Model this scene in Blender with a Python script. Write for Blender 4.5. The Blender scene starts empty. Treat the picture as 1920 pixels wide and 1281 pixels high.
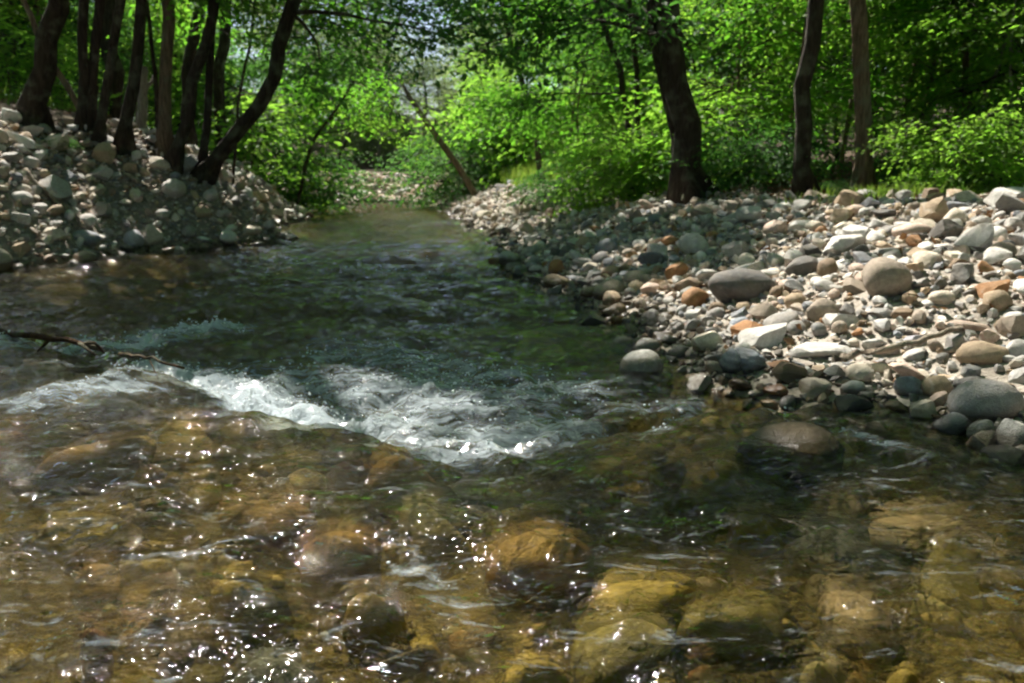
import bpy, bmesh, math, random
import numpy as np
from mathutils import Vector, Matrix

# ------------------------------------------------------------------ camera, sky, sun
scene = bpy.context.scene
C = scene.collection
F = 1500.0            # focal length in pixels of the 1920 px wide frame
CAM_H = 1.0
PITCH = math.atan((640.5 - 330.0) / F)
cam_d = bpy.data.cameras.new('camera')
cam = bpy.data.objects.new('camera', cam_d); C.objects.link(cam)
cam.location = (0, 0, CAM_H)
cam.rotation_euler = (math.pi / 2 - PITCH, 0, 0)
cam_d.sensor_width = 36.0
cam_d.lens = 36.0 * F / 1920.0
cam_d.clip_end = 600.0
cam_d.dof.use_dof = True
cam_d.dof.focus_distance = 2.6
cam_d.dof.aperture_fstop = 4.0
scene.camera = cam

SUN = Vector((-0.30, 0.54, 0.79)).normalized()      # towards the sun
world = bpy.data.worlds.new('World'); scene.world = world
world.use_nodes = True
wn = world.node_tree.nodes; wl_ = world.node_tree.links
wn.clear()
sky = wn.new('ShaderNodeTexSky'); sky.sky_type = 'NISHITA'; sky.sun_disc = False
sky.sun_elevation = math.asin(SUN.z)
sky.sun_rotation = math.atan2(SUN.x, SUN.y)
sky.altitude = 600; sky.air_density = 1.0; sky.dust_density = 2.0; sky.ozone_density = 1.0
bg = wn.new('ShaderNodeBackground'); bg.inputs['Strength'].default_value = 0.05
wo = wn.new('ShaderNodeOutputWorld')
wl_.new(sky.outputs[0], bg.inputs[0]); wl_.new(bg.outputs[0], wo.inputs[0])

sun_d = bpy.data.lights.new('sun', 'SUN'); sun_d.energy = 5.0; sun_d.angle = math.radians(0.53)
sun_d.color = (1.0, 0.945, 0.86)
sun = bpy.data.objects.new('sun', sun_d); C.objects.link(sun)
sun.rotation_euler = SUN.to_track_quat('Z', 'Y').to_euler()

vs = scene.view_settings
scene.display_settings.display_device = 'sRGB'
vs.view_transform = 'Standard'; vs.look = 'None'; vs.exposure = 1.4; vs.gamma = 1.0
scene.render.engine = 'CYCLES'
cy = scene.cycles
cy.use_denoising = True
try: cy.denoiser = 'OPENIMAGEDENOISE'
except Exception: pass
cy.max_bounces = 8; cy.diffuse_bounces = 3; cy.glossy_bounces = 2; cy.transmission_bounces = 3
cy.transparent_max_bounces = 6
cy.use_light_tree = False
cy.use_adaptive_sampling = True; cy.adaptive_threshold = 0.04
cy.sample_clamp_indirect = 4.0
cy.sample_clamp_direct = 0.0
cy.caustics_reflective = False; cy.caustics_refractive = False
cy.pixel_filter_type = 'BLACKMAN_HARRIS'; cy.filter_width = 2.2

# ------------------------------------------------------------------ helpers
random.seed(7)
RNG = np.random.default_rng(7)

def hash3(ix, iy, iz, seed):
    h = (ix * 374761393 + iy * 668265263 + iz * 2147483647 + seed * 974711) & 0x7fffffff
    h = ((h ^ (h >> 13)) * 1274126177) & 0x7fffffff
    h = (h ^ (h >> 16)) & 0xffff
    return h / 65535.0

def vnoise(p, seed=0):
    """value noise in [-1,1]; p is (...,3)"""
    p = np.asarray(p, float)
    f = np.floor(p); i = f.astype(np.int64); t = p - f
    t = t * t * t * (t * (t * 6 - 15) + 10)
    r = 0
    for dx in (0, 1):
        wx = t[..., 0] if dx else 1 - t[..., 0]
        for dy in (0, 1):
            wy = t[..., 1] if dy else 1 - t[..., 1]
            for dz in (0, 1):
                wz = t[..., 2] if dz else 1 - t[..., 2]
                r = r + wx * wy * wz * hash3(i[..., 0] + dx, i[..., 1] + dy, i[..., 2] + dz, seed)
    return r * 2 - 1

def fbm(p, oct=4, seed=0, gain=0.5):
    p = np.asarray(p, float); r = 0; a = 1.0; s = 0
    for k in range(oct):
        r = r + a * vnoise(p * (2.03 ** k) + k * 17.3, seed + k); s += a; a *= gain
    return r / s

def n2(x, y, sc, oct=3, seed=0, z=0.5):
    x = np.asarray(x, float); y = np.asarray(y, float)
    return fbm(np.stack([x * sc, y * sc, np.full_like(x, z)], -1), oct, seed)

def sstep(a, b, x):
    t = np.clip((np.asarray(x, float) - a) / (b - a), 0, 1)
    return t * t * (3 - 2 * t)

CP, SP = math.cos(PITCH), math.sin(PITCH)
def ray(px, py):
    u = (px - 960.0) / F; v = -(py - 640.5) / F
    return np.array([u, CP + v * SP, -SP + v * CP])
def at(px, py, Y):
    d = ray(px, py); return np.array([0, 0, CAM_H]) + d * (Y / d[1])
def G(px, py, z=0.0):
    d = ray(px, py); return np.array([0, 0, CAM_H]) + d * ((z - CAM_H) / d[2])

def mesh_obj(name, verts, faces, mats, parent=None, smooth=True, col=None, midx=None, attrs=None, mesh_only=False, sharp=0):
    """faces: (N,3) or (N,4) array, or list of such arrays"""
    if not isinstance(faces, list): faces = [faces]
    faces = [np.asarray(f, np.int32) for f in faces if len(f)]
    me = bpy.data.meshes.new(name)
    verts = np.asarray(verts, np.float32)
    me.vertices.add(len(verts)); me.vertices.foreach_set('co', verts.ravel())
    nl = sum(f.size for f in faces); npol = sum(len(f) for f in faces)
    me.loops.add(nl); me.loops.foreach_set('vertex_index', np.concatenate([f.ravel() for f in faces]))
    me.polygons.add(npol)
    tot = np.concatenate([np.full(len(f), f.shape[1], np.int32) for f in faces])
    st = np.concatenate([[0], np.cumsum(tot)[:-1]]).astype(np.int32)
    me.polygons.foreach_set('loop_start', st)
    try: me.polygons.foreach_set('loop_total', tot)
    except Exception: pass
    if midx is not None: me.polygons.foreach_set('material_index', np.asarray(midx, np.int32))
    me.polygons.foreach_set('use_smooth', np.full(npol, bool(smooth)))
    for m in (mats if isinstance(mats, (list, tuple)) else [mats]): me.materials.append(m)
    if col is not None:
        a = me.attributes.new('tint', 'FLOAT_COLOR', 'POINT')
        c = np.ones((len(verts), 4), np.float32); c[:, :3] = col
        a.data.foreach_set('color', c.ravel())
    for k, v in (attrs or {}).items():
        a = me.attributes.new(k, 'FLOAT', 'POINT'); a.data.foreach_set('value', np.asarray(v, np.float32))
    me.update(calc_edges=True); me.validate()
    if sharp:
        try: me.set_sharp_from_angle(angle=math.radians(sharp))
        except Exception: pass
    if mesh_only: return me
    o = bpy.data.objects.new(name, me); C.objects.link(o)
    if parent is not None: o.parent = parent
    return o

def tag(o, label=None, cat=None, group=None, kind=None):
    if label: o['label'] = label
    if cat: o['category'] = cat
    if group: o['group'] = group
    if kind: o['kind'] = kind
    return o

def empty(name, loc=(0, 0, 0)):
    o = bpy.data.objects.new(name, None); C.objects.link(o); o.location = loc
    o.empty_display_size = 0.2
    return o

# ------------------------------------------------------------------ materials
def new_mat(name):
    m = bpy.data.materials.new(name); m.use_nodes = True
    nt = m.node_tree; nt.nodes.clear()
    out = nt.nodes.new('ShaderNodeOutputMaterial')
    return m, nt, out

class NB:
    """small node-building helper"""
    def __init__(s, nt): s.nt = nt
    def n(s, t, **kw):
        nd = s.nt.nodes.new('ShaderNode' + t)
        for k, v in kw.items():
            setattr(nd, k, v)
        return nd
    def l(s, a, b): s.nt.links.new(a, b)
    def noise(s, vec, scale, detail=3, rough=0.55, dist=0.0):
        nd = s.n('TexNoise'); s.l(vec, nd.inputs['Vector'])
        nd.inputs['Scale'].default_value = scale; nd.inputs['Detail'].default_value = detail
        nd.inputs['Roughness'].default_value = rough; nd.inputs['Distortion'].default_value = dist
        return nd.outputs['Fac']
    def ramp(s, fac, stops):
        nd = s.n('ValToRGB'); s.l(fac, nd.inputs[0])
        cr = nd.color_ramp
        while len(cr.elements) < len(stops): cr.elements.new(0.5)
        for e, (p, c) in zip(cr.elements, stops):
            e.position = p; e.color = (c, c, c, 1) if isinstance(c, (int, float)) else (*c, 1)
        return nd.outputs[0]
    def mix(s, fac, a, b, mode='MIX'):
        nd = s.n('Mix', data_type='RGBA', blend_type=mode)
        for v, i in ((fac, 0), (a, 6), (b, 7)):
            if hasattr(v, 'links'): s.l(v, nd.inputs[i])
            elif isinstance(v, tuple): nd.inputs[i].default_value = (*v, 1) if len(v) == 3 else v
            else: nd.inputs[i].default_value = v
        return nd.outputs[2]
    def math(s, op, a, b=0.0, c=0.0, clamp=False):
        nd = s.n('Math', operation=op, use_clamp=clamp)
        for v, i in ((a, 0), (b, 1), (c, 2)):
            if hasattr(v, 'links'): s.l(v, nd.inputs[i])
            else: nd.inputs[i].default_value = v
        return nd.outputs[0]
    def bump(s, h, strength, dist, normal=None):
        nd = s.n('Bump'); s.l(h, nd.inputs['Height'])
        nd.inputs['Strength'].default_value = strength; nd.inputs['Distance'].default_value = dist
        if normal is not None: s.l(normal, nd.inputs['Normal'])
        return nd.outputs[0]

def stone_material(name, source, under=False):
    m, nt, out = new_mat(name); b = NB(nt)
    if source == 'object':
        base = b.n('ObjectInfo').outputs['Color']
        rnd = b.n('ObjectInfo').outputs['Random']
    else:
        at_ = b.n('Attribute', attribute_name='tint'); base = at_.outputs['Color']; rnd = None
    pos = b.n('NewGeometry').outputs['Position']
    big = b.noise(pos, 9.0, 4, 0.6, 0.6)
    mid = b.noise(pos, 34.0, 5, 0.65)
    fine = b.noise(pos, 190.0, 2, 0.6)
    c = b.mix(b.ramp(big, [(0.30, 0.0), (0.72, 1.0)]), base, b.mix(0.42, base, (0.30, 0.22, 0.14)))
    c = b.mix(b.ramp(mid, [(0.33, 0.5), (0.58, 0.0)]), c, b.mix(1.0, c, (0.52, 0.50, 0.47), 'MULTIPLY'))
    c = b.mix(b.ramp(fine, [(0.36, 0.5), (0.5, 0.0)]), c, b.mix(1.0, c, (0.55, 0.54, 0.52), 'MULTIPLY'))
    c = b.mix(b.ramp(mid, [(0.60, 0.0), (0.75, 0.45)]), c, b.mix(0.5, c, (0.75, 0.72, 0.66)))
    # thin veins
    wv = b.n('TexWave', wave_type='BANDS'); b.l(pos, wv.inputs['Vector'])
    wv.inputs['Scale'].default_value = 3.1; wv.inputs['Distortion'].default_value = 9.0
    wv.inputs['Detail'].default_value = 3.0; wv.inputs['Detail Scale'].default_value = 1.6
    vein = b.ramp(wv.outputs['Fac'], [(0.93, 0.0), (0.99, 0.35)])
    if rnd is not None: vein = b.math('MULTIPLY', vein, b.math('GREATER_THAN', rnd, 0.84))
    else: vein = b.math('MULTIPLY', vein, 0.3)
    c = b.mix(vein, c, b.mix(0.6, c, (0.72, 0.68, 0.6)))
    bs = b.n('BsdfPrincipled')
    if under:
        alg = b.noise(pos, 14.0, 4, 0.65, 0.3)
        c = b.mix(b.ramp(alg, [(0.32, 0.75), (0.60, 0.0)]), c, (0.055, 0.052, 0.014))
        bs.inputs['Roughness'].default_value = 0.6
    else:
        # wet band just above the water line: darker and glossier, with a ragged edge
        sep = b.n('SeparateXYZ'); b.l(pos, sep.inputs[0])
        wl = b.math('ADD', sep.outputs[2], b.math('MULTIPLY', b.noise(pos, 6.0, 2), -0.10))
        wet = b.ramp(b.math('MULTIPLY_ADD', wl, 5.0, 0.5), [(0.64, 1.0), (0.86, 0.0)])
        c = b.mix(wet, c, b.mix(1.0, c, (0.36, 0.33, 0.29), 'MULTIPLY'))
        rg = b.mix(wet, (0.82, 0.82, 0.82), (0.18, 0.18, 0.18))
        b.l(rg, bs.inputs['Roughness'])
    b.l(c, bs.inputs['Base Color'])
    bs.inputs['Specular IOR Level'].default_value = 0.35
    h = b.math('ADD', b.math('MULTIPLY', mid, 0.8), b.math('MULTIPLY', fine, 0.35))
    b.l(b.bump(h, 0.55, 0.02), bs.inputs['Normal'])
    b.l(bs.outputs[0], out.inputs[0])
    return m

M_STONE = stone_material('stone', 'object')
M_GRAVEL = stone_material('gravel', 'attr')
M_BEDSTONE = stone_material('algae_stone', 'object', True)
M_BEDGRAVEL = stone_material('algae_gravel', 'attr', True)

def bark_material(name, dark, light, scale=1.0):
    m, nt, out = new_mat(name); b = NB(nt)
    tc = b.n('TexCoord').outputs['Object']
    mp = b.n('Mapping'); b.l(tc, mp.inputs[0]); mp.inputs['Scale'].default_value = (1, 1, 0.16)
    n1 = b.noise(mp.outputs[0], 26 * scale, 5, 0.65, 0.4)
    n2_ = b.noise(tc, 5.0, 3, 0.5)
    c = b.mix(b.ramp(n1, [(0.32, 0.0), (0.68, 1.0)]), dark, light)
    c = b.mix(b.ramp(n2_, [(0.5, 0.0), (0.72, 0.55)]), c, (0.16, 0.17, 0.12))   # lichen
    bs = b.n('BsdfPrincipled'); b.l(c, bs.inputs['Base Color'])
    bs.inputs['Roughness'].default_value = 0.9; bs.inputs['Specular IOR Level'].default_value = 0.2
    b.l(b.bump(n1, 0.9, 0.03), bs.inputs['Normal'])
    b.l(bs.outputs[0], out.inputs[0])
    return m
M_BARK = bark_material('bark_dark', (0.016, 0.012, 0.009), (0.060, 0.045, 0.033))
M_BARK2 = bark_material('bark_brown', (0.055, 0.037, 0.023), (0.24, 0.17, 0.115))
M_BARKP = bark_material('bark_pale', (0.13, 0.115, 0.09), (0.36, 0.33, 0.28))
M_WOOD = bark_material('driftwood', (0.16, 0.12, 0.085), (0.40, 0.33, 0.26), 1.6)
M_WETWOOD = bark_material('wet_wood', (0.020, 0.011, 0.006), (0.10, 0.045, 0.018), 1.6)

def leaf_material(name, c1, c2, t1, t2, trans=0.5):
    m, nt, out = new_mat(name); b = NB(nt)
    g = b.n('NewGeometry')
    rp = g.outputs['Random Per Island']
    big = b.noise(g.outputs['Position'], 0.55, 2)
    f = b.math('ADD', b.math('MULTIPLY', rp, 0.75), b.math('MULTIPLY', b.math('SUBTRACT', big, 0.5), 1.3), clamp=True)
    d = b.n('BsdfDiffuse'); b.l(b.mix(f, c1, c2), d.inputs[0])
    t = b.n('BsdfTranslucent'); b.l(b.mix(f, t1, t2), t.inputs[0])
    gl = b.n('BsdfGlossy'); gl.inputs['Roughness'].default_value = 0.55; gl.inputs[0].default_value = (0.8, 0.85, 0.8, 1)
    m1 = b.n('MixShader'); m1.inputs[0].default_value = trans; b.l(d.outputs[0], m1.inputs[1]); b.l(t.outputs[0], m1.inputs[2])
    m2 = b.n('MixShader'); m2.inputs[0].default_value = 0.025; b.l(m1.outputs[0], m2.inputs[1]); b.l(gl.outputs[0], m2.inputs[2])
    b.l(m2.outputs[0], out.inputs[0])
    return m
M_LEAF = leaf_material('leaf_green', (0.045, 0.115, 0.014), (0.10, 0.19, 0.026), (0.12, 0.38, 0.02), (0.23, 0.54, 0.045), 0.6)
M_LEAFD = leaf_material('leaf_deep_green', (0.028, 0.078, 0.018), (0.06, 0.12, 0.03), (0.06, 0.20, 0.025), (0.14, 0.32, 0.05), 0.5)
M_LEAFY = leaf_material('leaf_yellow_green', (0.075, 0.145, 0.018), (0.13, 0.20, 0.032), (0.19, 0.47, 0.03), (0.36, 0.60, 0.07), 0.6)
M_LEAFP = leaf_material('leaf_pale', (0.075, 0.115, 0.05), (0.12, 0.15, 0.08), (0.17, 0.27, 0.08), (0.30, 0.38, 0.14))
M_GRASS = leaf_material('grass_blade', (0.06, 0.115, 0.018), (0.13, 0.19, 0.035), (0.17, 0.34, 0.03), (0.33, 0.45, 0.06), 0.4)
M_LITTER = leaf_material('dead_leaf', (0.09, 0.05, 0.025), (0.22, 0.125, 0.065), (0.10, 0.05, 0.02), (0.2, 0.1, 0.04), 0.2)

def ground_material():
    m, nt, out = new_mat('soil'); b = NB(nt)
    pos = b.n('NewGeometry').outputs['Position']
    a = b.noise(pos, 2.2, 5, 0.6); c_ = b.noise(pos, 16.0, 5, 0.7); f = b.noise(pos, 70.0, 3, 0.6)
    bed = b.n('Attribute', attribute_name='bed').outputs['Fac']
    soil = b.mix(b.ramp(a, [(0.35, 0.0), (0.65, 1.0)]), (0.045, 0.031, 0.019), (0.10, 0.072, 0.046))
    soil = b.mix(b.ramp(c_, [(0.45, 0.0), (0.7, 0.7)]), soil, (0.17, 0.12, 0.075))
    bedc = b.mix(b.ramp(c_, [(0.36, 0.0), (0.62, 1.0)]), (0.040, 0.034, 0.012), (0.20, 0.145, 0.05))
    bedc = b.mix(b.ramp(f, [(0.5, 0.0), (0.66, 0.6)]), bedc, (0.30, 0.25, 0.12))
    grv = b.n('Attribute', attribute_name='shingle').outputs['Fac']
    sand = b.mix(b.ramp(c_, [(0.35, 0.0), (0.65, 1.0)]), (0.25, 0.215, 0.175), (0.45, 0.40, 0.34))
    soil = b.mix(grv, soil, sand)
    c = b.mix(bed, soil, bedc)
    bs = b.n('BsdfPrincipled'); b.l(c, bs.inputs['Base Color']); bs.inputs['Roughness'].default_value = 0.92
    bs.inputs['Specular IOR Level'].default_value = 0.2
    b.l(b.bump(b.math('ADD', c_, b.math('MULTIPLY', f, 0.5)), 0.8, 0.04), bs.inputs['Normal'])
    b.l(bs.outputs[0], out.inputs[0])
    return m
M_SOIL = ground_material()

def water_material():
    m, nt, out = new_mat('creek_water'); b = NB(nt)
    pos = b.n('NewGeometry').outputs['Position']
    foam_a = b.n('Attribute', attribute_name='foam').outputs['Fac']
    rip_a = b.n('Attribute', attribute_name='ripple').outputs['Fac']
    mp = b.n('Mapping'); b.l(pos, mp.inputs[0]); mp.inputs['Scale'].default_value = (1.0, 1.35, 1.0)
    mp.inputs['Rotation'].default_value = (0, 0, math.radians(-12))
    w1 = b.noise(mp.outputs[0], 5.5, 3, 0.5, 0.5)
    w2 = b.noise(mp.outputs[0], 17.0, 3, 0.55, 0.6)
    w3 = b.noise(mp.outputs[0], 52.0, 2, 0.5, 0.3)
    h = b.math('ADD', b.math('MULTIPLY', w1, 0.85), b.math('MULTIPLY', w2, 0.34))
    h = b.math('ADD', h, b.math('MULTIPLY', b.math('MULTIPLY', w3, 0.55), rip_a))
    nd = b.n('Bump'); b.l(h, nd.inputs['Height']); nd.inputs['Distance'].default_value = 0.06
    nd.inputs['Strength'].default_value = 0.85
    nrm = nd.outputs[0]
    fr = b.n('Fresnel'); fr.inputs['IOR'].default_value = 1.333; b.l(nrm, fr.inputs['Normal'])
    gl = b.n('BsdfGlossy'); gl.inputs['Roughness'].default_value = 0.04; b.l(nrm, gl.inputs['Normal'])
    tr = b.n('BsdfTransparent'); tr.inputs[0].default_value = (0.89, 0.85, 0.64, 1)
    rf = b.n('BsdfRefraction'); rf.inputs['IOR'].default_value = 1.17; rf.inputs['Roughness'].default_value = 0.02
    rf.inputs[0].default_value = (0.89, 0.85, 0.64, 1); b.l(nrm, rf.inputs['Normal'])
    mt = b.n('MixShader'); mt.inputs[0].default_value = 0.5; b.l(tr.outputs[0], mt.inputs[1]); b.l(rf.outputs[0], mt.inputs[2])
    wat = b.n('MixShader'); b.l(fr.outputs[0], wat.inputs[0]); b.l(mt.outputs[0], wat.inputs[1]); b.l(gl.outputs[0], wat.inputs[2])
    # foam: bubbles whose cover follows the foam attribute
    fp = b.n('Mapping'); b.l(pos, fp.inputs[0]); fp.inputs['Scale'].default_value = (0.62, 1.9, 1.0); fp.inputs['Rotation'].default_value = (0, 0, 0.42)
    f1 = b.noise(fp.outputs[0], 6.5, 6, 0.62, 1.6)
    f2 = b.noise(fp.outputs[0], 60.0, 4, 0.7)
    fsum = b.math('ADD', b.math('MULTIPLY', f1, 0.75), b.math('MULTIPLY', f2, 0.25))
    cov = b.math('SUBTRACT', b.math('ADD', foam_a, b.math('MULTIPLY', b.math('SUBTRACT', fsum, 0.5), 4.2)), 0.32)
    cov = b.ramp(cov, [(0.0, 0.0), (0.35, 0.22), (1.0, 0.82)])
    fo = b.n('BsdfDiffuse'); fo.inputs[0].default_value = (0.72, 0.81, 0.87, 1)
    fb = b.bump(f2, 0.8, 0.03); b.l(fb, fo.inputs['Normal'])
    ft = b.n('BsdfTranslucent'); ft.inputs[0].default_value = (0.70, 0.82, 0.88, 1)
    fm = b.n('MixShader'); fm.inputs[0].default_value = 0.3; b.l(fo.outputs[0], fm.inputs[1]); b.l(ft.outputs[0], fm.inputs[2])
    fg = b.n('BsdfGlossy'); fg.inputs['Roughness'].default_value = 0.12; b.l(fb, fg.inputs['Normal'])
    fm2 = b.n('MixShader'); fm2.inputs[0].default_value = 0.06; b.l(fm.outputs[0], fm2.inputs[1]); b.l(fg.outputs[0], fm2.inputs[2])
    fin = b.n('MixShader'); b.l(cov, fin.inputs[0]); b.l(wat.outputs[0], fin.inputs[1]); b.l(fm2.outputs[0], fin.inputs[2])
    b.l(fin.outputs[0], out.inputs[0])
    return m
M_WATER = water_material()

def plain_material(name, color, rough=0.5):
    m, nt, out = new_mat(name); b = NB(nt)
    pos = b.n('TexCoord').outputs['Object']
    n = b.noise(pos, 30.0, 3)
    bs = b.n('BsdfPrincipled'); b.l(b.mix(b.ramp(n, [(0.4, 0.0), (0.7, 0.35)]), color, tuple(c * 0.6 for c in color)), bs.inputs['Base Color'])
    bs.inputs['Roughness'].default_value = rough
    b.l(bs.outputs[0], out.inputs[0]); return m
M_WHITE = plain_material('white_plastic', (0.80, 0.81, 0.84), 0.45)

# ------------------------------------------------------------------ shape of the creek and its banks
RS = [(-60, 8), (-12, 5.0), (-4, 3.2), (0, 2.7), (2.0, 2.05)] + [(p[1], p[0]) for p in (
    G(1900, 890), G(1760, 830), G(1560, 775), G(1400, 735), G(1300, 712), G(1225, 655), G(1170, 605), G(1100, 570), G(985, 530),
    G(920, 470), G(925, 440), G(850, 415), G(832, 393))] + [(29, -3.0), (31, -4.6), (32.3, -7.5), (33.2, -11), (34.5, -17), (36, -26), (40, -45)]
LS = [(-60, -4), (-12, -5.4), (-4, -5.6), (2, -5.7), (6, -5.75)] + [(p[1], p[0]) for p in (
    G(-40, 512), G(120, 497), G(270, 472), G(420, 464), G(540, 452))] + [(13.2, -3.75), (14.6, -4.7), (16.5, -5.1)] + [
    (18.0, -4.7), (19.2, -4.8), (21, -5.9), (24, -6.6), (27, -8.0), (28.6, -11), (30, -17), (31.5, -26), (35, -45)]
RS = np.array(RS); LS = np.array(LS)          # rows of (Y, X)
_yy = np.concatenate([np.arange(-60, -4, 2.0), np.arange(-4, 40, 0.25)])
Rf = lambda y: np.interp(y, RS[:, 0], RS[:, 1])
Lf = lambda y: np.interp(y, LS[:, 0], LS[:, 1])

def seg_dist(px, py, poly):
    d = np.full(px.shape, 1e9)
    for (y0, x0), (y1, x1) in zip(poly[:-1], poly[1:]):
        dx, dy = x1 - x0, y1 - y0
        t = np.clip(((px - x0) * dx + (py - y0) * dy) / (dx * dx + dy * dy + 1e-9), 0, 1)
        d = np.minimum(d, np.hypot(px - x0 - t * dx, py - y0 - t * dy))
    return d
GX0, GX1, GY0, GY1, GS = -50.0, 50.0, -20.0, 75.0, 0.2
_gx = np.arange(GX0, GX1 + GS, GS); _gy = np.arange(GY0, GY1 + GS, GS)
_PX, _PY = np.meshgrid(_gx, _gy)
_DL = seg_dist(_PX, _PY, LS); _DR = seg_dist(_PX, _PY, RS)
_IN = (_PX > Lf(_PY)) & (_PX < Rf(_PY)) & (_PY < 40)
_S = np.where(_IN, -1, 1) * np.minimum(_DL, _DR)
_W = _DL / (_DL + _DR + 1e-6)                 # 0 at left shore, 1 at right shore
_RIGHTSIDE = np.where(_IN, _W, (_DR < _DL).astype(float))
def _samp(A, x, y):
    x = np.asarray(x, float); y = np.asarray(y, float)
    fx = np.clip((x - GX0) / GS, 0, A.shape[1] - 1.001); fy = np.clip((y - GY0) / GS, 0, A.shape[0] - 1.001)
    ix = fx.astype(int); iy = fy.astype(int); tx = fx - ix; ty = fy - iy
    return (A[iy, ix] * (1 - tx) + A[iy, ix + 1] * tx) * (1 - ty) + (A[iy + 1, ix] * (1 - tx) + A[iy + 1, ix + 1] * tx) * ty
def sdist(x, y): return _samp(_S, x, y)
_SL = _S.tolist(); _SH = _S.shape
def sd1(x, y):
    fx = min(max((x - GX0) / GS, 0), _SH[1] - 1.001); fy = min(max((y - GY0) / GS, 0), _SH[0] - 1.001)
    ix = int(fx); iy = int(fy); tx = fx - ix; ty = fy - iy; a = _SL[iy]; b = _SL[iy + 1]
    return (a[ix] * (1 - tx) + a[ix + 1] * tx) * (1 - ty) + (b[ix] * (1 - tx) + b[ix + 1] * tx) * ty
def rightness(x, y): return _samp(_RIGHTSIDE, x, y)

RIDGE = np.array([(-9, 5.6), (-3.2, 4.9), (-2.2, 4.25), (-1.83, 4.0), (-1.19, 3.33), (-0.72, 2.97), (-0.19, 2.62), (0.13, 2.72), (0.5, 3.0), (0.9, 3.25), (1.6, 3.5), (6, 3.6)])
def ridge_off(x, y):
    x = np.asarray(x, float); y = np.asarray(y, float)
    return y - np.interp(x, RIDGE[:, 0], RIDGE[:, 1]) + 0.18 * n2(x, y, 2.2, 3, 91) + 0.10 * n2(x, y, 7.0, 2, 97) + 0.04
def near_side(x, y):      # 1 on the upstream (camera) side of the little drop
    return 1 - sstep(-0.12, 0.10, ridge_off(x, y))

def ground_z(x, y):
    x = np.asarray(x, float); y = np.asarray(y, float)
    s = sdist(x, y); r = rightness(x, y)
    far = sstep(14, 24, y)
    Hl = 2.15 - 0.95 * far; kl = 1.72 + 0.5 * far
    Hr = 0.90 + 0.33 * far; kr = 2.9 - 0.6 * far
    so = np.maximum(s, 0)
    hl = Hl * np.tanh(so / kl); hr = Hr * np.tanh(so / kr)
    out = hl * (1 - r) + hr * r
    out = out + 0.07 * np.maximum(so - 6, 0) + 0.12 * np.maximum(so - 22, 0)
    ns = near_side(x, y)
    dep = (0.38 - 0.22 * ns)
    bed = -dep * (1 - np.exp(np.minimum(s, 0) / 0.55))
    z = np.where(s > 0, out, bed)
    lump = n2(x, y, 1.3, 3, 5) * 0.10 + n2(x, y, 0.35, 2, 9) * 0.15
    return z + lump * sstep(-0.1, 0.8, s) + n2(x, y, 2.5, 3, 15) * 0.05 * sstep(0.1, -0.3, s)

def hit_ground(px, py, lo=1.2, hi=60):
    d = ray(px, py); d = d / d[1]
    t = np.concatenate([np.arange(lo, 12, 0.02), np.arange(12, hi, 0.06)])
    zz = CAM_H + d[2] * t; g = ground_z(d[0] * t, t)
    k = np.argmax(zz < g)
    if not (zz < g).any(): k = -1
    return np.array([d[0] * t[k], t[k], g[k]])

# ------------------------------------------------------------------ ground
def axis(lo, hi, flo, fhi, step, grow=1.12, cap=8.0):
    a = list(np.arange(flo, fhi, step)); s = step
    while a[-1] < hi: s = min(s * grow, cap); a.append(a[-1] + s)
    b = [a[0]]; s = step
    while b[-1] > lo: s = min(s * grow, cap); b.append(b[-1] - s)
    return np.array(b[:0:-1] + a)
gxs = axis(-160, 160, -9, 7, 0.11); gys = axis(-60, 220, 1.0, 24, 0.12)
gX, gY = np.meshgrid(gxs, gys); gZ = ground_z(gX, gY)
nx, ny = len(gxs), len(gys)
ii = (np.arange(ny - 1)[:, None] * nx + np.arange(nx - 1)[None, :]).ravel()
quads = np.stack([ii, ii + 1, ii + nx + 1, ii + nx], 1)
gs = sdist(gX, gY)
bedw = sstep(0.15, -0.15, gs).ravel()
ground = mesh_obj('ground', np.stack([gX, gY, gZ], -1).reshape(-1, 3), quads, M_SOIL, attrs={'bed': bedw, 'shingle': (np.where(rightness(gX, gY) > .5, sstep(3.6, 2.2, gs), sstep(1.5, .7, gs) * .6) * sstep(30, 22, gY)).ravel()})
tag(ground, 'dark soil banks and gravel bed of the creek', 'ground', kind='structure')

# ------------------------------------------------------------------ water
rows = np.concatenate([np.arange(-8, 1.0, 0.12), np.arange(1.0, 5.6, 0.018)])
r_ = [5.6]; st = 0.018
while r_[-1] < 39: st = min(st * 1.012, 0.16); r_.append(r_[-1] + st)
rows = np.concatenate([rows, r_])
NCOL = 300
u = np.linspace(0, 1, NCOL)
WX = (Lf(rows) - 0.7)[:, None] * (1 - u) + (Rf(rows) + 0.7)[:, None] * u
WY = np.repeat(rows[:, None], NCOL, 1)

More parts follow.
